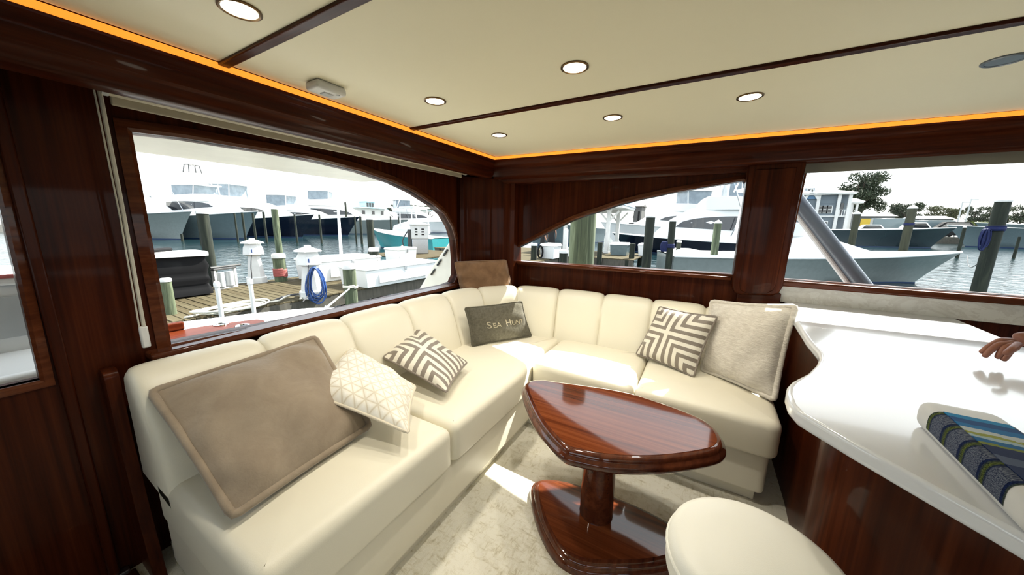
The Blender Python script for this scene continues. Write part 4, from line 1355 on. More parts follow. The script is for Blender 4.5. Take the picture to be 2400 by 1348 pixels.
MB().tube(catmull([(.1, -.62, 1.2), (.2, -.9, .7), (.1, -.75, .2), (.1, -.6, .5)], 6), .03, 8).build('hose', M['rope_dark'], t, smooth=180)


# ================================================================ BOATS
def boat(label, stern, bow, beam, fs, fb, hull='white', deck='white', house=None, bridge=None, tower=0, stripe='bottom', group=None, name='boat', window=True, rail=False, riggers=0):
    """stern, bow: (x, y) on the water; fs, fb freeboards. house = (x0, x1, height) as fractions / m"""
    a, b = Vector(stern), Vector(bow)
    Lw = (b - a).length; ang = math.atan2(b.y - a.y, b.x - a.x)
    t = thing(name, label, 'boat', (a.x, a.y, WAT), ang, group=group)
    L_ = Lw / .88
    secs, dsec = [], []
    NS = 16

    def half(s): return beam / 2 * ((.92 + .08 * min(1, s / .3)) if s < .38 else (1 - ((s - .38) / .62) ** 2.3))

    def sheer(s): return fs + (fb - fs) * s ** 1.7
    for k in range(NS + 1):
        s = k / NS
        yd = max(half(s), .012); zs = sheer(s)
        yw = max(yd * .93 * (1 - s ** 4), .006) if s < 1 else .006
        xd = L_ * s; xw = Lw * s
        def pt(f):      # f: 0 waterline .. 1 sheer
            return xw + (xd - xw) * f ** 1.1, yw + (yd - yw) * f ** 1.9, zs * f
        col = [(xw, 0.0, -.5)] + [pt(f) for f in (0, .3, .6, .82, 1)]
        secs.append([(x, y_, z) for x, y_, z in col] + [(x, -y_, z) for x, y_, z in reversed(col[1:])])
    MB().loft(secs).build('hull', M[hull], t, smooth=50)
    # painted waterline
    bsec = []
    for k in range(NS + 1):
        s = k / NS; yd = max(half(s), .012); yw = max(yd * .93 * (1 - s ** 4), .006) + .012; xw = Lw * s + (.02 if k == NS else 0)
        z1 = .07 * fb / 2
        bsec.append([(xw, yw, -.1), (xw + (.03), yw + .02, z1), (xw + .03, -yw - .02, z1), (xw, -yw, -.1)])
    MB().loft(bsec).build('waterline', M[stripe], t, smooth=50)
    # deck with low crown and toe rail
    dm = MB()
    dm.loft([[(L_ * k / NS, half(k / NS) * f if k < NS else .01 * f, sheer(k / NS) + .03 + .05 * (1 - f * f) * min(1, fs)) for f in (1, .6, 0, -.6, -1)] for k in range(NS + 1)], False, False)
    dm.build('deck', M[deck], t, smooth=60)
    for sg in (1, -1):
        MB().tube([(L_ * k / NS, sg * max(half(k / NS), .01), sheer(k / NS) + .02) for k in range(NS + 1)], .045 * max(1, fb / 2), 6).build('toe_rail', M['white'], t, smooth=180)
    if rail:
        for sg in (1, -1):
            MB().tube([(L_ * s, sg * half(s) * .95, sheer(s) + .55) for s in (.55, .65, .75, .85, .95)], .02, 6).build('hand_rail', M['chrome'], t, smooth=180)
    if house:
        x0, x1, hh = house[0] * L_, house[1] * L_, house[2]
        prof_ = house[3] if len(house) > 3 else [(0, 1), (.45, 1), (.62, .93), (.78, .66), (.9, .34), (1, .06)]

        def hsec(f, g, grow=0.0):
            x = x0 + (x1 - x0) * f; s = x / L_
            w = half(s) * .82 * (1 - .12 * g); z0 = sheer(s); zt = z0 + hh * g
            return [(x, w + grow, z0), (x, w * .95 + grow, z0 + (zt - z0) * .55), (x, w * .86 + grow, z0 + (zt - z0) * .9), (x, w * .6, zt), (x, -w * .6, zt), (x, -w * .86 - grow, z0 + (zt - z0) * .9), (x, -w * .95 - grow, z0 + (zt - z0) * .55), (x, -w - grow, z0)]
        MB().loft([hsec(f, g) for f, g in prof_]).build('cabin', M['white'], t, smooth=50)
        if window:
            for sg in (1, -1):
                # almond shaped tinted side window following the cabin side
                n_ = 10; lo, hi = [], []
                for k in range(n_ + 1):
                    f = .04 + .72 * k / n_
                    for (fa, ga), (fb_, gb) in zip(prof_, prof_[1:]):
                        if fa <= f <= fb_: g = ga + (gb - ga) * (f - fa) / (fb_ - fa)
                    x = x0 + (x1 - x0) * f; s = x / L_; w = half(s) * .82 * (1 - .12 * g); z0 = sheer(s)
                    e = k / n_
                    zl = z0 + hh * (.34 + .02 * e); zh = z0 + hh * (.34 + .40 * sqrt(max(0, 1 - e ** 2.2)))
                    zh = min(zh, z0 + hh * g * .88)
                    if zh < zl + .01: zh = zl + .01
                    def wy(z):
                        q_ = (z - z0) / max(.01, hh * g)
                        return w * (1 - .05 * min(1, q_ / .55)) if q_ < .55 else w * (.95 - .09 * (q_ - .55) / .35)
                    lo.append((x, sg * (wy(zl) + .02), zl)); hi.append((x, sg * (wy(zh) + .02), zh))
                m = MB(); m.loft([[l_, h_] for l_, h_ in zip(lo, hi)], False, False)
                m.build('cabin_window', M['dark_glass'], t, smooth=0)
    if bridge:
        bx0, bx1, bz, bh, top = bridge      # fractions, base height, coaming height, hardtop height
        xs, xe = bx0 * L_, bx1 * L_
        w = half((bx0 + bx1) / 2) * .74
        def bsec_(x, k, z0, z1): return [(x, w * k, z0), (x, w * k * 1.04, z1), (x, -w * k * 1.04, z1), (x, -w * k, z0)]
        MB().loft([bsec_(xs, 1, bz, bz + bh * .8), bsec_(xs + (xe - xs) * .6, 1, bz, bz + bh), bsec_(xs + (xe - xs) * .9, .85, bz, bz + bh), bsec_(xe, .55, bz, bz + bh * .55)]).build('bridge', M['white'], t, bevel=.05, smooth=40)
        if top:
            MB().prism(round_poly([(xs - .3, -w * .95), (xs + (xe - xs) * .75, -w * .9), (xs + (xe - xs) * .75, w * .9), (xs - .3, w * .95)], .5, 4), bz + top, bz + top + .14).build('hardtop', M['white'], t, bevel=.04)
            for fx in (.02, .6):
                for sg in (1, -1):
                    MB().tube([(xs + (xe - xs) * fx, sg * w * .92, bz + bh * .7), (xs + (xe - xs) * fx + .1, sg * w * .82, bz + top)], .05, 6).build('hardtop_leg', M['white'], t)
        if top and window:
            MB().loft([[(xs + (xe - xs) * f, sg * w * k, z) for sg, z in ((-1, bz + bh * .9), (1, bz + bh * .9), (1, bz + top), (-1, bz + top))] for f, k in ((.03, .88), (.58, .84))]).build('enclosure', M['clear_vinyl'], t, smooth=0)
        if tower:
            zb, zt_ = bz + top + .14, bz + top + tower
            xm = xs + (xe - xs) * .3
            for fx in (-.9, 1.1):
                for sg in (1, -1):
                    MB().tube([(xm + fx, sg * w * .9, zb - .1), (xm + fx * .45, sg * w * .36, zt_)], .04, 6).build('tower_leg', M['white'], t)
            for f in (.35, .68):
                wx, wy_ = .9 * (1 - .55 * f), w * (.9 - .54 * f); z = zb + (zt_ - zb) * f
                MB().tube([(xm - wx, -wy_, z), (xm + 1.1 * (1 - .5 * f), -wy_, z), (xm + 1.1 * (1 - .5 * f), wy_, z), (xm - wx, wy_, z)], .03, 6, closed=True).build('tower_rung', M['white'], t)
            MB().box((xm - .5, -w * .42, zt_), (xm + .55, w * .42, zt_ + .12)).build('tower_platform', M['white'], t, bevel=.03)
            for sg in (1, -1):
                MB().tube([(xm - .45, sg * w * .42, zt_ + .1), (xm - .3, sg * w * .34, zt_ + 1.1), (xm + .4, sg * w * .34, zt_ + 1.1), (xm + .5, sg * w * .42, zt_ + .1)], .06, 6).build('tower_hoop', M['dark_plastic'], t)
            MB().tube([(xm - .3, -w * .34, zt_ + 1.1), (xm - .3, w * .34, zt_ + 1.1)], .06, 6).build('tower_hoop', M['dark_plastic'], t)
            MB().tube([(xm + .4, -w * .34, zt_ + 1.1), (xm + .4, w * .34, zt_ + 1.1)], .06, 6).build('tower_hoop', M['dark_plastic'], t)
        if riggers:
            for sg in (1, -1):
                MB().tube([(xs + (xe - xs) * .5, sg * half(.5) * .9, fs + .6), (xs + (xe - xs) * .5 - riggers * .28, sg * (half(.5) * .9 + riggers * .16), fs + riggers)], [.045, .02], 6).build('outrigger_pole', M['alu'], t)
                MB().tube([(xs, sg * w * .8, bz + (top or bh)), (xs - .3, sg * w * .82, bz + (top or bh) + riggers * .5)], .02, 5).build('aerial', M['white'], t)
    return t


def wpt(x, y): p = atz(x, y, WAT); return (p.x, p.y)


def ahead(bow, deg, L):
    """stern position for a bow point and a heading (deg, world)"""
    a = radians(deg)
    return (bow[0] - L * cos(a), bow[1] - L * sin(a))


# far row through the aft window (bows to the right, a little towards us)
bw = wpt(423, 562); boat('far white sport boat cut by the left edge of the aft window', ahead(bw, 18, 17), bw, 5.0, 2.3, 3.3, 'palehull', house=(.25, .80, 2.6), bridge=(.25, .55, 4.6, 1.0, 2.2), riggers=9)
bw = wpt(575, 561); b2_ = boat('far white sport boat with tall tower and blue grey hull', ahead(bw, 18, 18), bw, 5.2, 2.3, 3.5, 'bluegrey', house=(.40, .86, 2.6), bridge=(.46, .74, 4.6, .9, 2.0), tower=1.5, riggers=9)
bw = wpt(402, 548); boat('far small white tower boat behind the first two sport boats', ahead((bw[0], bw[1]), 20, 15), bw, 5.0, 2.0, 2.6, 'white', house=(.35, .80, 2.4), bridge=(.42, .70, 4.2, .9, 2.0), tower=3.0, riggers=12)
bw = wpt(708, 557); boat('far navy hulled sport boat with white cabin, left of the two navy boats', ahead(bw, 22, 17), bw, 5.0, 2.2, 3.4, 'navy', house=(.22, .80, 2.5), bridge=(.2, .5, 4.6, 1.0, 2.9))
bw = wpt(816, 552); boat('far navy hulled boat with the finer bow, right of the two navy boats', ahead(bw, 30, 17), bw, 5.0, 2.3, 3.4, 'navy', house=(.22, .74, 2.0), bridge=(.2, .5, 4.2, .9, 2.6))
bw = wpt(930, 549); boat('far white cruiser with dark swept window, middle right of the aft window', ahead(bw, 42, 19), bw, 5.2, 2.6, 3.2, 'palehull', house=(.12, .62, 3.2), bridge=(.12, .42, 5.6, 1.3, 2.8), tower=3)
bw = wpt(1052, 546); boat('far white boat with towers at the right end of the aft window', ahead(bw, 60, 18), bw, 5.2, 2.5, 3.2, 'white', house=(.2, .70, 2.8), bridge=(.2, .5, 5.0, 1.1, 2.8), tower=3, riggers=8)
# teal centre console behind the pump
bt = (wpt(893, 580)); st_ = (wpt(1040, 590))
boat('teal hulled open boat behind the fuel dispenser', st_, bt, 3.0, 1.1, 1.75, 'teal', house=(.30, .55, 1.2, [(0, 1), (.5, 1), (1, .7)]), bridge=(.28, .55, 1.4, .5, 2.2), window=False, tower=2.2)

# near grey hulled boat seen through both side windows
st_ = (-1.6, 18.6); bw = (8.5, 21.9)
nb = boat('near pale grey hulled sport boat with long foredeck outside the counter window', st_, bw, 3.9, .98, 1.42, 'palehull', house=(.36, .70, 1.15, [(0, 1), (.3, 1), (.6, .62), (1, .08)]), window=False, bridge=(.30, .46, 2.0, .6, 2.1), tower=2.4, riggers=7)
MB().box((.6, -1.5, 1.0), (1.6, 1.5, 1.22)).build('stern_hatch', M['white'], nb, bevel=.08, seg=3)
MB().tube(catmull([(.7, 1.4, 1.1), (1.5, 1.9, 1.05), (3, 2.0, 1.05)], 5), .05, 6).build('coaming', M['white'], nb)
# white cruiser with almond window, bow to the left
bw = (-6.2, 33.5); st_ = (4.9, 35.0)
boat('white cruiser with large dark almond window and navy hull behind the brown piling', st_, bw, 5.4, 1.1, 1.7, 'navy', house=(.14, .72, 2.9, [(0, 1), (.4, 1), (.6, .92), (.8, .58), (.92, .26), (1, .04)]), bridge=(.08, .44, 3.8, 1.1, 2.6), tower=3, riggers=10)
# dark hulled boat behind the near bow
bw = wpt(2180, 581); boat('dark teal hulled boat with white deck behind the grey bow', ahead(bw, 14, 17), bw, 5.4, 2.3, 2.9, 'darkteal')
# boats beyond on the right
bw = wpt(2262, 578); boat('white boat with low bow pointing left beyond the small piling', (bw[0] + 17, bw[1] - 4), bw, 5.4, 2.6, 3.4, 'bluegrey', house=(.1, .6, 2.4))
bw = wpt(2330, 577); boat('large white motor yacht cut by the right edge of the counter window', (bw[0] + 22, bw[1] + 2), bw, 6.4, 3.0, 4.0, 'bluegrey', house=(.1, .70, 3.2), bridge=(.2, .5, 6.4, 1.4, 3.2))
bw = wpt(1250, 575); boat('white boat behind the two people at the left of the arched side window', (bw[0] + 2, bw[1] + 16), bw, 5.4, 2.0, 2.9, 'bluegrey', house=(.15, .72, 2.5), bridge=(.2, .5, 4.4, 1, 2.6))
bw = wpt(1440, 572); boat('white cruiser half hidden behind the pavilion post', (bw[0] + 13, bw[1] + 8), bw, 5.0, 2.0, 2.9, 'white', house=(.15, .72, 2.5), bridge=(.2, .5, 4.4, 1, 2.6))

# ================================================================ LAND, HOUSES, TREES, CARS, PEOPLE
# quay on the far side of the side windows
def quay(label, x0, x1, y0, y1, z, mat='asphalt'):
    t = thing('quay', label, 'quay', ((x0 + x1) / 2, (y0 + y1) / 2, WAT), world=True)
    MB().box((x0, y0, WAT), (x1, y1, z)).build('ground', M[mat], t, smooth=0)
    MB().box((x0 - .1, y0 - .15, WAT), (x1 + .1, y0, z + .08)).build('timber_wall', M['bulkhead'], t, smooth=0)
    return t


quay('gravel land with the blue house, beyond the far boats on the right', -30, 260, 100, 330, .35)
quay('far shore behind the row of boats in the aft window', -330, -95, -150, 300, .3)
SD = thing('side_dock', 'weathered side dock with boxes and people, through the arched side window', 'dock', (-8, 20, DK), world=True)
pl_ = MB().box((-.118, 0, DK - .05), (.118, 4.4, DK)).mesh('plank', M['plank2'], 0)
x = -16.0
while x < -2.9:
    o = link('plank', pl_, SD); o.location = (x, 17.3, 0); x += .25
pl_ = MB().box((0, -.118, DK - .05), (3.2, .118, DK)).mesh('plank', M['plank2'], 0)
y = 13.2
while y < 17.2:
    o = link('plank', pl_, SD); o.location = (-9.6, y, 0); y += .25
for x in (-15.5, -12, -8.5, -5.5, -3.2):
    for y in (17.4, 21.5): MB().tube([(x, y, -1.6), (x, y, DK - .05)], .15, 12).build('dock_leg', M['piling_dark'], SD)
MB().box((-16, 17.28, DK - .45), (-2.9, 17.36, DK - .05)).build('fender_board', M['bulkhead'], SD)
MB().box((-6.42, 13.1, DK - .45), (-6.36, 17.3, DK - .05)).build('fender_board', M['bulkhead'], SD)

# boxes on the side dock
def box_at(label, l, r, base_y, htop, depth, mat):
    a, b = atz(l, base_y, DK), atz(r, base_y, DK)
    a.y = b.y = (a.y + b.y) / 2
    h = atY(l, htop, a.y).z - DK
    t = thing('dock_box', label, 'dock box', ((a.x + b.x) / 2, a.y, DK), world=True)
    MB().loft([[(a.x + .05, a.y + .05, DK), (b.x - .05, a.y + .05, DK), (b.x - .05, a.y + depth - .05, DK), (a.x + .05, a.y + depth - .05, DK)],
               [(a.x, a.y, DK + h * .82), (b.x, a.y, DK + h * .82), (b.x, a.y + depth, DK + h * .82), (a.x, a.y + depth, DK + h * .82)]]).build('body', M[mat], t, bevel=.02, smooth=30)
    MB().loft([[(a.x - .04, a.y - .04, DK + h * .82), (b.x + .04, a.y - .04, DK + h * .82), (b.x + .04, a.y + depth + .04, DK + h * .82), (a.x - .04, a.y + depth + .04, DK + h * .82)],
               [(a.x + .04, a.y + .04, DK + h), (b.x - .04, a.y + .04, DK + h), (b.x - .04, a.y + depth - .04, DK + h), (a.x + .04, a.y + depth - .04, DK + h)]]).build('lid', M['white'], t, bevel=.02, smooth=30)
    return t


box_at('white dock box with black coiled line, left in the arched side window', 1258, 1303, 607, 570, 1.0, 'white')
box_at('pale grey dock box under the pavilion, right of the massive piling', 1424, 1472, 599, 568, .9, 'bluegrey')
box_at('white locker at the right of the pavilion, behind the tall piling', 1492, 1512, 600, 570, .9, 'white')
p = atz(1266, 606, DK)
t = thing('rope', 'black line coiled against the white dock box', 'rope', (p.x, p.y, DK), world=True)
for k in range(5):
    MB().tube([(p.x + .13 * cos(a) + .02 * k, p.y - .06 - .02 * k, DK + .34 + .3 * sin(a)) for a in [2 * pi * j / 16 for j in range(16)]], .025, 6, closed=True).build('loop', M['black'], t, smooth=180)
# white bollard posts
for x, yt, w, lab in ((1327, 535, 9, 'tall white post standing left of the massive piling'), (1337, 577, 9, 'low white box post touching the massive piling')):
    d_ = 17.5; q = atd(x, yt, d_); ww = w * d_ / F_PX
    t = thing('post', lab, 'post', (q.x, q.y, DK))
    MB().box((-ww / 2, -ww / 2, 0), (ww / 2, ww / 2, q.z - DK - .1)).build('shaft', M['white_dull'], t, bevel=.02)
    MB().lathe([(ww * .62, q.z - DK - .12), (ww * .62, q.z - DK - .06), (.01, q.z - DK)], n=4).build('cap', M['white_dull'], t)

# pavilion
p1, p2 = atz(1421, 594, DK), atz(1456, 588, DK)
PV = thing('pavilion', 'open white pavilion with blue metal roof on the side dock', 'pavilion', (p1.x - 1.2, p1.y + .4, DK), world=True)
Y0, Y1, X0, X1 = p1.y, p1.y + 2.6, p1.x - 3.0, p1.x + .9
ze = atY(1449, 490, Y0).z
for x in (X0 + .3, p1.x):
    for y in (Y0, Y1):
        MB().box((x - .11, y - .11, DK), (x + .11, y + .11, ze)).build('post', M['white_dull'], PV, bevel=.015)
        MB().box((x - .16, y - .16, DK), (x + .16, y + .16, DK + .15)).build('post_foot', M['white_dull'], PV, bevel=.015)
        for s in (-1, 1):
            MB().beam((x, y, ze - .75), (x + s * .6, y, ze - .1), .08, .1).build('brace', M['white_dull'], PV)
MB().box((X0, Y0 - .15, ze - .12), (p1.x + .15, Y0 + .1, ze + .05)).build('beam', M['white_dull'], PV)
MB().box((X0, Y1 - .1, ze - .12), (p1.x + .15, Y1 + .15, ze + .05)).build('beam', M['white_dull'], PV)
MB().loft([[(X0 - .5, Y0 - .7, ze + .05), (X1, Y0 - .7, ze + .05), (X1, Y1 + .7, ze + .05), (X0 - .5, Y1 + .7, ze + .05)], [(X0 - .5, Y0 - .7, ze + .2), (X1, Y0 - .7, ze + .2), (X1, Y1 + .7, ze + .2), (X0 - .5, Y1 + .7, ze + .2)]]).build('fascia', M['white_dull'], PV, smooth=0)
cx_, cy_ = (X0 - .5 + X1) / 2, (Y0 + Y1) / 2
MB().loft([[(X0 - .55, Y0 - .75, ze + .2), (X1 + .05, Y0 - .75, ze + .2), (X1 + .05, Y1 + .75, ze + .2), (X0 - .55, Y1 + .75, ze + .2)], [(cx_ - .8, cy_ - .02, ze + 2.7), (cx_ + .8, cy_ - .02, ze + 2.7), (cx_ + .8, cy_ + .02, ze + 2.7), (cx_ - .8, cy_ + .02, ze + 2.7)]]).build('roof', M['roof_blue'], PV, smooth=0)


# ---- trees
def tree(label, px, py_base, py_top, wpx, D, mat, seed, group='trees on the shore', trunk=True, n=1500, zb=.35, clumps=9):
    rnd = random.Random(seed)
    b = atY(px, py_base, D) if D > 0 else atX(px, py_base, D)
    tp_ = atY(px, py_top, D) if D > 0 else atX(px, py_top, D)
    e = atY(px + wpx / 2, py_top, D) if D > 0 else atX(px + wpx / 2, py_top, D)
    R = (Vector((e.x, e.y)) - Vector((tp_.x, tp_.y))).length * .93
    H = tp_.z - zb
    zc0 = b.z - zb
    o = thing('tree', label, 'tree', (b.x, b.y, zb), group=group)
    if trunk:
        m = MB(); m.tube(catmull([(0, 0, 0), (.1 * R, 0, H * .25), (0, .05 * R, H * .6), (0, 0, H * .85)], 4), [R * .11 * (1 - .8 * k / 12) for k in range(13)], 8)
        for k in range(6):
            a = rnd.uniform(0, 6.28); z0 = H * rnd.uniform(.3, .6)
            m.tube([(0, 0, z0), (R * .4 * cos(a), R * .4 * sin(a), z0 + H * .14), (R * .7 * cos(a), R * .7 * sin(a), z0 + H * .25)], [R * .05, R * .035, R * .015], 6)
        m.build('trunk', M['bark'], o, smooth=60)
    m = MB()
    cl_ = []
    zmid, zh = (zc0 + H) / 2, (H - zc0) / 2
    for k in range(clumps):
        a = rnd.uniform(0, 6.28); rr_ = R * sqrt(rnd.random()) * .78
        zz = zmid + zh * rnd.uniform(-.75, .72)
        cl_.append((rr_ * cos(a), rr_ * sin(a), zz, R * rnd.uniform(.26, .46), zh * rnd.uniform(.22, .38)))
    ls = R * .042
    for k in range(n):
        c = cl_[k % clumps]
        v = Vector((rnd.gauss(0, 1), rnd.gauss(0, 1), rnd.gauss(0, 1))).normalized() * rnd.random() ** .4
        q = Vector((c[0] + v.x * c[3], c[1] + v.y * c[3], c[2] + v.z * c[4]))
        u = Vector((rnd.gauss(0, 1), rnd.gauss(0, 1), rnd.gauss(0, 1))).normalized() * ls * rnd.uniform(.7, 1.5)
        w = u.cross(Vector((rnd.gauss(0, 1), rnd.gauss(0, 1), rnd.gauss(0, 1)))).normalized() * ls * rnd.uniform(.5, 1.1)
        m.add([q - u, q + w, q + u, q - w], [(0, 1, 2, 3)])
    m.build('foliage', M[mat], o, smooth=0)
    return o


tree('big dark spreading tree above the blue house', 2012, 500, 402, 134, 146, 'leaf_dark', 1, n=11000, clumps=34)
tree('round dark tree left of the leaning piling', 2122, 522, 474, 100, 148, 'leaf_dark', 2, n=6000, clumps=20)
tree('olive tree right of the leaning piling', 2205, 524, 480, 96, 150, 'leaf_olive', 3, n=5000, clumps=16)
tree('dark tree between the light poles and the near piling', 2280, 526, 482, 80, 152, 'leaf_dark', 4, n=5000, clumps=16)
tree('dark tree behind the near right piling', 2324, 528, 484, 84, 146, 'leaf_dark', 5, n=5000, clumps=16)
tree('dark tree at the right edge of the counter window', 2388, 526, 476, 76, 150, 'leaf_dark', 6, n=5000, clumps=16)
tree('dark tree beside the pavilion roof in the arched side window', 1496, 516, 484, 34, 140, 'leaf_dark', 7, n=2500)
tree('green shrub tree left of the white cruiser bow', 1542, 530, 508, 30, 142, 'leaf_bright', 8, n=2000)
for k, (x, yt, w) in enumerate(((925, 480, 34), (962, 478, 40), (1000, 484, 40))):
    tree(('dark tree far behind the white cruiser, left of three', 'dark tree far behind the white cruiser, middle of three', 'dark tree far behind the white cruiser, right of three')[k], x, 498, yt, w, -135, 'leaf_dark', 20 + k, n=2500)


def hedge(label, x0, x1, yb, yt, D, mat, seed):
    a, b = atY(x0, yb, D), atY(x1, yb, D); zt = atY(x0, yt, D).z
    rnd = random.Random(seed)
    o = thing('hedge', label, 'hedge', ((a.x + b.x) / 2, D, .35), world=True)
    MB().box((a.x, D - .6, .35), (b.x, D + .6, zt - .25)).build('stems', M['leaf_olive'], o, smooth=0)
    m = MB()
    for k in range(1500):
        q = Vector((rnd.uniform(a.x, b.x), D + rnd.gauss(0, .5), rnd.uniform(.4, zt) if rnd.random() < .6 else zt - abs(rnd.gauss(0, .2))))
        u = Vector((rnd.gauss(0, 1), rnd.gauss(0, 1), rnd.gauss(0, 1))).normalized() * .2
        w = u.cross(Vector((rnd.gauss(0, 1), rnd.gauss(0, 1), rnd.gauss(0, 1)))).normalized() * .16
        m.add([q - u, q + w, q + u, q - w], [(0, 1, 2, 3)])
    m.build('foliage', M[mat], o, smooth=0)


hedge('bright green hedge in front of the car park', 2262, 2322, 541, 521, 112, 'leaf_bright', 1)


# ---- the pale blue house
def house():
    D = 108
    def X(px, py=500): return atY(px, py, D).x
    def Z(py, px=1940): return atY(px, py, D).z
    x0, x1, x2 = X(1862), X(1962), X(1987)
    ze, zm, zg = Z(456), Z(506), .35
    dep = 10
    o = thing('house', 'pale blue two storey house with white porch posts and pale roof', 'house', ((x0 + x1) / 2, D + dep / 2, zg), world=True)
    MB().box((x0, D, zg), (x1, D + dep, ze)).build('walls', M['siding'], o, smooth=0)
    n = 9
    for k in range(n + 1):
        z = zg + (ze - zg) * k / n
        MB().box((x0 - .03, D - .05, z - .03), (x1 + .03, D, z)).build('clapboard', M['siding'], o, smooth=0)
    # porch
    MB().box((x1, D, zm - .25), (x2, D + dep, zm)).build('porch_floor', M['white_dull'], o, smooth=0)
    MB().box((x0, D - .35, zm - .2), (x2, D, zm + .05)).build('belt_board', M['white_dull'], o, smooth=0)
    for px in (1912, 1960, 1985):
        MB().box((X(px) - .3, D - .5, zg), (X(px) + .3, D - .1, ze)).build('post', M['white_dull'], o, smooth=0)
    for px in (1966, 1972, 1978):
        MB().box((X(px) - .08, D - .3, zm), (X(px) + .08, D - .2, zm + 1.3)).build('baluster', M['white_dull'], o, smooth=0)
        MB().box((X(px) - .08, D - .3, zg), (X(px) + .08, D - .2, zg + 1.3)).build('baluster', M['white_dull'], o, smooth=0)
    MB().box((X(1962), D - .32, zm + 1.3), (X(1985), D - .18, zm + 1.45)).build('porch_rail', M['white_dull'], o, smooth=0)
    MB().box((X(1970), D + .8, zm + .2), (X(1977), D + .9, zm + 3.0)).build('porch_door', M['dark_glass'], o, smooth=0)
    MB().box((x1, D + 1.0, zg), (x2, D + dep, ze)).build('porch_wall', M['siding'], o, smooth=0)
    # triple window
    for k in range(3):
        a, b = X(1915.5 + 11 * k), X(1924.5 + 11 * k)
        w = MB().box((a - .2, D - .12, Z(500)), (b + .2, D, Z(482))).build('window', M['white_dull'], o, smooth=0)
        zz = (Z(500) + Z(482)) / 2
        MB().box((a, D - .16, Z(498.5)), (b, D - .1, zz - .08)).build('pane', M['dark_glass'], w, smooth=0)
        MB().box((a, D - .16, zz + .08), (b, D - .1, Z(483.5))).build('pane', M['dark_glass'], w, smooth=0)
    for px in (1893, 1935):
        w = MB().box((X(px) - .7, D - .12, zg + .8), (X(px) + .7, D, zg + 3.2)).build('window', M['white_dull'], o, smooth=0)
        MB().box((X(px) - .55, D - .16, zg + 1.0), (X(px) + .55, D - .1, zg + 3.0)).build('pane', M['dark_glass'], w, smooth=0)
    # hipped roof
    zr = Z(436)
    MB().box((x0 - .6, D - 1.0, ze - .1), (x2 + .6, D + dep + .6, ze + .35)).build('eaves', M['white_dull'], o, smooth=0)
    MB().loft([[(x0 - .8, D - 1.2, ze + .3), (x2 + .8, D - 1.2, ze + .3), (x2 + .8, D + dep + .8, ze + .3), (x0 - .8, D + dep + .8, ze + .3)],
               [(x0 + 3, D + dep * .45, zr), (x1 - 3.5, D + dep * .45, zr), (x1 - 3.5, D + dep * .55, zr), (x0 + 3, D + dep * .55, zr)]]).build('roof', M['roof_pale'], o, smooth=0)
    # gable and cupola at the left
    g0, g1, gp = X(1882), X(1907), X(1893)
    MB().add([(g0, D - .3, Z(466)), (g1, D - .3, Z(466)), (gp, D - .3, Z(446)), (g0, D + 6, Z(466)), (g1, D + 6, Z(466)), (gp, D + 6, Z(446))], [(0, 1, 2), (3, 5, 4), (0, 3, 4, 1), (1, 4, 5, 2), (2, 5, 3, 0)]).build('gable', M['roof_blue'], o, smooth=0)
    MB().beam((g0 - .3, D - .5, Z(467)), (gp, D - .5, Z(445)), .3, .5).beam((gp, D - .5, Z(445)), (g1 + .3, D - .5, Z(467)), .3, .5).build('barge_board', M['white_dull'], o, smooth=0)
    c0, c1 = X(1888), X(1904)
    c = MB().box((c0, D + 2, Z(452)), (c1, D + 5, Z(438))).build('cupola', M['white_dull'], o, smooth=0)
    for k in range(2):
        a = c0 + (c1 - c0) * (.1 + .45 * k)
        MB().box((a, D + 1.9, Z(449)), (a + (c1 - c0) * .36, D + 2.02, Z(441))).build('pane', M['dark_glass'], c, smooth=0)
    MB().loft([[(c0 - .4, D + 1.6, Z(438)), (c1 + .4, D + 1.6, Z(438)), (c1 + .4, D + 5.4, Z(438)), (c0 - .4, D + 5.4, Z(438))], [((c0 + c1) / 2 - .1, D + 3.4, Z(432)), ((c0 + c1) / 2 + .1, D + 3.4, Z(432)), ((c0 + c1) / 2 + .1, D + 3.6, Z(432)), ((c0 + c1) / 2 - .1, D + 3.6, Z(432))]]).build('cupola_roof', M['roof_blue'], o, smooth=0)
    # small pergola on the right
    p0, p1_ = X(1996), X(2024)
    t = thing('pergola', 'white pergola with blue roof right of the pale blue house', 'pergola', ((p0 + p1_) / 2, D + 4, zg), world=True)
    for x in (p0 + .5, p1_ - .5):
        for y in (D + 3, D + 6): MB().box((x - .2, y - .2, zg), (x + .2, y + .2, Z(474))).build('post', M['white_dull'], t, smooth=0)
    MB().box((p0 - .4, D + 2.4, Z(476)), (p1_ + .4, D + 6.6, Z(472))).build('beam', M['white_dull'], t, smooth=0)
    MB().loft([[(p0 - .6, D + 2.2, Z(472)), (p1_ + .6, D + 2.2, Z(472)), (p1_ + .6, D + 6.8, Z(472)), (p0 - .6, D + 6.8, Z(472))], [(p0, D + 4.4, Z(464)), (p1_ - .4, D + 4.4, Z(464)), (p1_ - .4, D + 4.6, Z(464)), (p0, D + 4.6, Z(464))]]).build('roof', M['roof_blue'], t, smooth=0)


house()


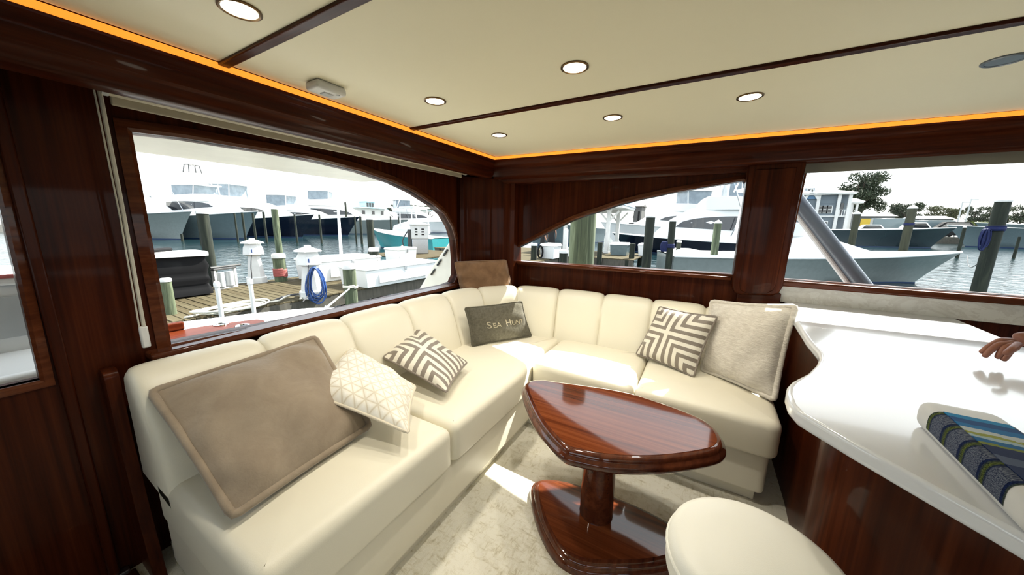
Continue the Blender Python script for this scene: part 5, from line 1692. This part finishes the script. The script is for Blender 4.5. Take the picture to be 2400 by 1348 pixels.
# ---- sheds, van and cars on the land
def shed(label, x0, x1, yt, yb, D, wall, roof, sign=False):
    a, b = atY(x0, yb, D), atY(x1, yb, D); zt = atY((x0 + x1) / 2, yt, D).z
    o = thing('shed', label, 'shed', ((a.x + b.x) / 2, D + 3, .35), world=True)
    MB().box((a.x, D, .35), (b.x, D + 8, zt)).build('walls', M[wall], o, smooth=0)
    MB().loft([[(a.x - .4, D - .5, zt), (b.x + .4, D - .5, zt), (b.x + .4, D + 8.5, zt), (a.x - .4, D + 8.5, zt)], [(a.x - .4, D + 3.8, zt + .8), (b.x + .4, D + 3.8, zt + .8), (b.x + .4, D + 4.2, zt + .8), (a.x - .4, D + 4.2, zt + .8)]]).build('roof', M[roof], o, smooth=0)
    MB().box((a.x + (b.x - a.x) * .55, D - .05, .35), (a.x + (b.x - a.x) * .8, D, .35 + (zt - .35) * .8)).build('doorway', M['black'], o, smooth=0)
    if sign:
        MB().box((a.x + (b.x - a.x) * .06, D - .25, zt - 2.4), (a.x + (b.x - a.x) * .5, D - .1, zt - .6)).build('sign_board', M['yellow'], o, smooth=0)
        MB().box((a.x + (b.x - a.x) * .52, D - .25, zt - 2.4), (a.x + (b.x - a.x) * .62, D - .1, zt - .6)).build('sign_end', M['dark_plastic'], o, smooth=0)
    return o


shed('long grey shed with a yellow sign behind the olive piling', 2008, 2092, 507, 536, 118, 'shed_grey', 'shed', True)
shed('low grey store right of the leaning piling', 2148, 2225, 513, 536, 122, 'shed_grey', 'roof_pale')
shed('dark gabled shed beside the pavilion roof', 1484, 1502, 484, 515, 118, 'shed', 'shed')


def car(label, px, py, D, length, h, mat, van=False, rot=0):
    b = atY(px, py, D)
    o = thing('van' if van else 'car', label, 'van' if van else 'car', (b.x, D, .36), rot)
    L2, w = length / 2, .9
    if van:
        pr = [(-L2, .4), (L2 * .98, .4), (L2, h * .45), (L2 * .86, h * .8), (L2 * .7, h), (-L2, h)]
        win = [(L2 * .55, h * .55), (L2 * .92, h * .55), (L2 * .84, h * .82), (L2 * .55, h * .86)]
    else:
        pr = [(-L2, .35), (L2, .35), (L2, h * .5), (L2 * .55, h * .58), (L2 * .25, h), (-L2 * .6, h), (-L2 * .9, h * .6), (-L2, h * .55)]
        win = [(L2 * .45, h * .6), (L2 * .2, h * .93), (-L2 * .55, h * .93), (-L2 * .78, h * .62)]
    MB().plate(pr, [], fB, -w, w).build('body', M[mat], o, bevel=.12, seg=2, smooth=40)
    for s in (-1, 1): MB().plate(win, [], fB, s * (w + .02), s * (w - .05)).build('side_window', M['dark_glass'], o, smooth=0)
    for x in (-L2 * .62, L2 * .62):
        for s in (-1, 1): MB().tube([(x, s * (w - .18), .33), (x, s * (w + .03), .33)], .34, 14).build('wheel', M['black'], o)


car('white motorhome parked in front of the trees', 2090, 534, 110, 7, 3.9, 'bluegrey', True)
car('white car parked between the motorhome and the leaning piling', 2048, 536, 106, 6, 2.4, 'white')
car('pale car parked right of the leaning piling', 2152, 537, 106, 6, 3.0, 'white')
car('dark pickup parked beyond the white bow', 2248, 537, 110, 8, 3.2, 'black')
car('white delivery van parked beside the low store', 2190, 535, 114, 7, 3.6, 'bluegrey', True)
car('white car parked far behind the pavilion', 1489, 527, 112, 6, 2.6, 'white')
car('silver car parked behind the tall dark piling', 1508, 530, 110, 6, 2.6, 'bluegrey')
# street light poles
for k, (x, yt) in enumerate(((2257, 472), (2277, 466))):
    q = atY(x, yt, 116)
    t = thing('light_pole', ('thin light pole, left of the two beyond the bows', 'thin light pole, right of the two beyond the bows')[k], 'pole', (q.x, 116, .35))
    MB().tube([(0, 0, 0), (0, 0, q.z - .35)], .12, 6).build('mast', M['grey'], t)
    MB().box((0, -.2, q.z - .7), (1.0, .2, q.z - .45)).build('lamp_head', M['grey'], t)

# ---- far building with aqua roofs behind the navy boats
def far_building(label, x0, x1, yt, ye, D, cup=None):
    a, b = atX(x0, ye, D), atX(x1, ye, D)
    if a.y > b.y: a, b = b, a
    zt = atX(x0, yt, D).z; ze = (a.z + b.z) / 2
    o = thing('building', label, 'building', (D, (a.y + b.y) / 2, .3), world=True)
    MB().box((D - 10, a.y + .8, .3), (D, b.y - .8, ze)).build('walls', M['white_dull'], o, smooth=0)
    MB().loft([[(D + 1.5, a.y, ze), (D + 1.5, b.y, ze), (D - 11.5, b.y, ze), (D - 11.5, a.y, ze)], [(D - 4.5, a.y + 5, zt), (D - 4.5, b.y - 5, zt), (D - 5.5, b.y - 5, zt), (D - 5.5, a.y + 5, zt)]]).build('roof', M['roof_aqua'], o, smooth=0)
    n = max(2, int((b.y - a.y) / 4))
    for k in range(n):
        y = a.y + 2 + (b.y - a.y - 4) * k / max(1, n - 1)
        w = MB().box((D, y - .8, ze - 2.4), (D + .1, y + .8, ze - .7)).build('window', M['white_dull'], o, smooth=0)
        MB().box((D + .08, y - .6, ze - 2.2), (D + .14, y + .6, ze - .9)).build('pane', M['dark_glass'], w, smooth=0)
    if cup:
        c0, c1, ct_, cm = cup
        ya, yb = atX(c0, ct_, D).y, atX(c1, ct_, D).y
        z1 = atX(c0, cm, D).z; z2 = atX(c0, ct_, D).z
        c = MB().box((D - 7, ya + .6, ze), (D - 3, yb - .6, z1)).build('cupola', M['white_dull'], o, smooth=0)
        for k in range(3): MB().box((D - 3.02, ya + .9 + (yb - ya - 1.8) * k / 3, z1 - 1.8), (D - 2.9, ya + .6 + (yb - ya - 1.8) * (k + 1) / 3, z1 - .4)).build('pane', M['dark_glass'], c, smooth=0)
        MB().loft([[(D - 2, ya, z1), (D - 2, yb, z1), (D - 8, yb, z1), (D - 8, ya, z1)], [(D - 4.9, (ya + yb) / 2 - .1, z2), (D - 4.9, (ya + yb) / 2 + .1, z2), (D - 5.1, (ya + yb) / 2 + .1, z2), (D - 5.1, (ya + yb) / 2 - .1, z2)]]).build('cupola_roof', M['roof_aqua'], o, smooth=0)


far_building('far white building with aqua roof left of the white cruiser', 770, 830, 475, 486, -105)
far_building('far white building with aqua roof and cupola above the white cruiser', 815, 905, 480, 488, -108, (866, 893, 466, 472))
far_building('low aqua roofed building behind the boats near the right end of the aft window', 960, 1010, 486, 492, -112)


# ---- people
def skin_body(name, joints, edges, mat, parent, sub=2):
    """joints: {name: ((x, y, z), radius)}; one continuous skinned figure"""
    keys = list(joints)
    me = bpy.data.meshes.new(name)
    me.from_pydata([joints[k][0] for k in keys], [(keys.index(a), keys.index(b)) for a, b in edges], [])
    o = bpy.data.objects.new(name, me); COL.objects.link(o)
    o.parent = parent
    sk = o.modifiers.new('skin', 'SKIN'); sk.use_smooth_shade = True
    me.skin_vertices[0].data
    for i, k in enumerate(keys):
        r = joints[k][1]
        me.skin_vertices[0].data[i].radius = r if isinstance(r, tuple) else (r, r)
        me.skin_vertices[0].data[i].use_root = (k == 'pelvis' or (k == keys[0] and 'pelvis' not in keys))
    ss = o.modifiers.new('sub', 'SUBSURF'); ss.levels = sub; ss.render_levels = sub
    me.materials.append(mat)
    return o


def person(label, loc, rotz, s=1.0, arm_l=None, arm_r=None, top='cloth_black', legs='cloth_black', shorts=True, skin='skin_pale', hand_detail=False):
    t = thing('person', label, 'person', loc, rotz)
    al = arm_l or [(.20, 0, 1.42), (.26, -.02, 1.16), (.25, -.14, .94), (.24, -.2, .86)]
    ar = arm_r or [(-.20, 0, 1.42), (-.26, -.02, 1.16), (-.25, -.14, .94), (-.24, -.2, .86)]
    J = {'pelvis': ((0, 0, .95), (.15, .11)), 'waist': ((0, 0, 1.1), (.13, .095)), 'chest': ((0, .01, 1.32), (.165, .11)), 'neckb': ((0, .01, 1.47), .065), 'neck': ((0, 0, 1.54), .052),
         'head1': ((0, -.015, 1.62), (.072, .085)), 'head2': ((0, -.01, 1.70), (.078, .095)), 'head3': ((0, 0, 1.77), (.05, .06))}
    E_ = [('pelvis', 'waist'), ('waist', 'chest'), ('chest', 'neckb'), ('neckb', 'neck'), ('neck', 'head1'), ('head1', 'head2'), ('head2', 'head3')]
    for n, a, sg in (('l', al, 1), ('r', ar, -1)):
        for k, (p, r) in enumerate(zip(a, (.062, .045, .032, .03))): J[n + 'a%d' % k] = (p, r)
        E_ += [('chest', n + 'a0')] + [(n + 'a%d' % k, n + 'a%d' % (k + 1)) for k in range(len(a) - 1)]
        lg = [((sg * .09, 0, .88), .092), ((sg * .10, -.01, .50), .06), ((sg * .10, .02, .28), .055), ((sg * .10, .02, .08), .036), ((sg * .11, -.14, .035), (.04, .025))]
        for k, (p, r) in enumerate(lg): J[n + 'l%d' % k] = (p, r)
        E_ += [('pelvis', n + 'l0')] + [(n + 'l%d' % k, n + 'l%d' % (k + 1)) for k in range(4)]
    J = {k: ((p[0] * s, p[1] * s, p[2] * s), tuple(x * s for x in r) if isinstance(r, tuple) else r * s) for k, (p, r) in J.items()}
    skin_body('body', J, E_, M[skin], t)
    def el(z, a, b, c=0, n=20): return [(a * s * cos(2 * pi * k / n), (b * sin(2 * pi * k / n) + c) * s, z * s) for k in range(n)]
    MB().loft([el(.93, .185, .145), el(1.1, .165, .125), el(1.3, .20, .14, .01), el(1.41, .20, .115, .01), el(1.46, .10, .085, .01)]).build('shirt', M[top], t, smooth=70)
    if shorts:
        MB().loft([el(.60, .22, .15), el(.78, .21, .155), el(.97, .19, .15)]).build('shorts', M[legs], t, smooth=70)
    MB().loft([el(1.60, .03, .03, .07), el(1.66, .092, .085, .03), el(1.74, .098, .108, .012), el(1.80, .08, .09, .01), el(1.835, .03, .03, .01)]).build('hair', M['hair'], t, smooth=70)
    for sg in (-1, 1): MB().lathe([(.001, -.008), (.008, -.006), (.008, .006), (.001, .008)], (sg * .032 * s, -.10 * s, 1.69 * s), 8).build('eye', M['dark_plastic'], t)
    return t


q = atd(1293, 548, 19.5)
person('person in black vest and shorts standing on the side dock', (q.x, q.y, DK), radians(200), 1.0)
q = atd(1272, 560, 18.6)
person('person in black bending beside the dock box', (q.x, q.y, DK), radians(150), .84)

# person at the counter: only the reaching hand is in the picture
HP = thing('person', 'person at the counter, only a tanned reaching hand in view', 'person', (1.74, 1.86, 0))
hx, hy, hz = 1.74, 1.86, 0.0
# local frame of the figure = world minus location
def Lc(v): return (v.x - hx, v.y - hy, v.z - hz)
wr_, kn = atd(2425, 792, 1.17), atd(2362, 804, 1.17)
J = {'pelvis': ((0, 0, .95), (.16, .13)), 'waist': ((0, 0, 1.1), (.14, .12)), 'chest': ((0, 0, 1.32), (.15, .17)), 'neckb': ((0, 0, 1.47), .065), 'neck': ((0, 0, 1.54), .055), 'head1': ((-.015, 0, 1.62), (.08, .075)), 'head2': ((-.01, 0, 1.70), (.09, .08)), 'head3': ((0, 0, 1.77), (.055, .05))}
E_ = [('pelvis', 'waist'), ('waist', 'chest'), ('chest', 'neckb'), ('neckb', 'neck'), ('neck', 'head1'), ('head1', 'head2'), ('head2', 'head3')]
sh = Vector((-.02, -.2, 1.42)); el_ = Vector((-.22, -.20, 1.13)); w_ = Vector(Lc(wr_))
J['ra0'] = (tuple(sh), .06); J['ra1'] = (tuple(el_), .047); J['ra2'] = (tuple(el_.lerp(w_, .75)), .034); J['ra3'] = (tuple(w_), (.028, .022))
E_ += [('chest', 'ra0'), ('ra0', 'ra1'), ('ra1', 'ra2'), ('ra2', 'ra3')]
k_ = Vector(Lc(kn))
J['palm'] = (tuple(w_.lerp(k_, .6)), (.034, .018)); E_ += [('ra3', 'palm')]
J['la0'] = ((0, .2, 1.42), .06); J['la1'] = ((.0, .26, 1.16), .047); J['la2'] = ((-.1, .25, .94), .034); J['la3'] = ((-.16, .25, .86), .03)
E_ += [('chest', 'la0'), ('la0', 'la1'), ('la1', 'la2'), ('la2', 'la3')]
for n, sg in (('r', -1), ('l', 1)):
    for k, (p, r) in enumerate([((0, sg * .09, .88), .092), ((-.01, sg * .10, .50), .06), ((.02, sg * .10, .28), .055), ((.02, sg * .10, .08), .038), ((-.14, sg * .11, .035), (.04, .025))]): J[n + 'l%d' % k] = (p, r)
    E_ += [('pelvis', n + 'l0')] + [(n + 'l%d' % k, n + 'l%d' % (k + 1)) for k in range(4)]
skin_body('body', J, E_, M['skin'], HP)


def finger(pts, r, name='finger'):
    Jf = {str(i): (tuple(Lc(p)), r * (1 - .12 * i)) for i, p in enumerate(pts)}
    skin_body(name, Jf, [(str(i), str(i + 1)) for i in range(len(pts) - 1)], M['skin'], HP)


d_ = 1.17
FP = [([(2378, 800), (2345, 798), (2318, 812), (2298, 828)], .0),
      ([(2378, 804), (2340, 808), (2318, 824), (2306, 838)], .02),
      ([(2380, 808), (2352, 816), (2342, 832), (2336, 842)], .04),
      ([(2384, 812), (2366, 822), (2358, 836), (2350, 846)], .055)]
for pts, dz in FP:
    finger([atd(x, y, d_ - dz * .6) for x, y in pts], .0125)
finger([atd(2388, 806, d_ - .05), atd(2372, 818, d_ - .075), atd(2356, 830, d_ - .085)], .0115, 'thumb')
MB().loft([[(a * cos(2 * pi * k / 20), b * sin(2 * pi * k / 20), z) for k in range(20)] for z, a, b in ((.93, .155, .2), (1.1, .14, .18), (1.3, .16, .215), (1.41, .13, .2), (1.46, .09, .11))]).build('shirt', M['cloth_white'], HP, smooth=70)
MB().loft([[(a * cos(2 * pi * k / 20), b * sin(2 * pi * k / 20), z) for k in range(20)] for z, a, b in ((.50, .15, .21), (.78, .16, .21), (.96, .16, .2))]).build('shorts', M['cloth_navy'], HP, smooth=70)
MB().loft([[(a * cos(2 * pi * k / 20) + c, b * sin(2 * pi * k / 20), z) for k in range(20)] for z, a, b, c in ((1.60, .03, .03, .07), (1.66, .085, .092, .03), (1.74, .108, .098, .012), (1.80, .09, .08, .01), (1.835, .03, .03, .01))]).build('hair', M['hair'], HP, smooth=70)
for sg in (-1, 1): MB().lathe([(.001, -.008), (.008, -.006), (.008, .006), (.001, .008)], (-.10, sg * .032, 1.69), 8).build('eye', M['dark_plastic'], HP)
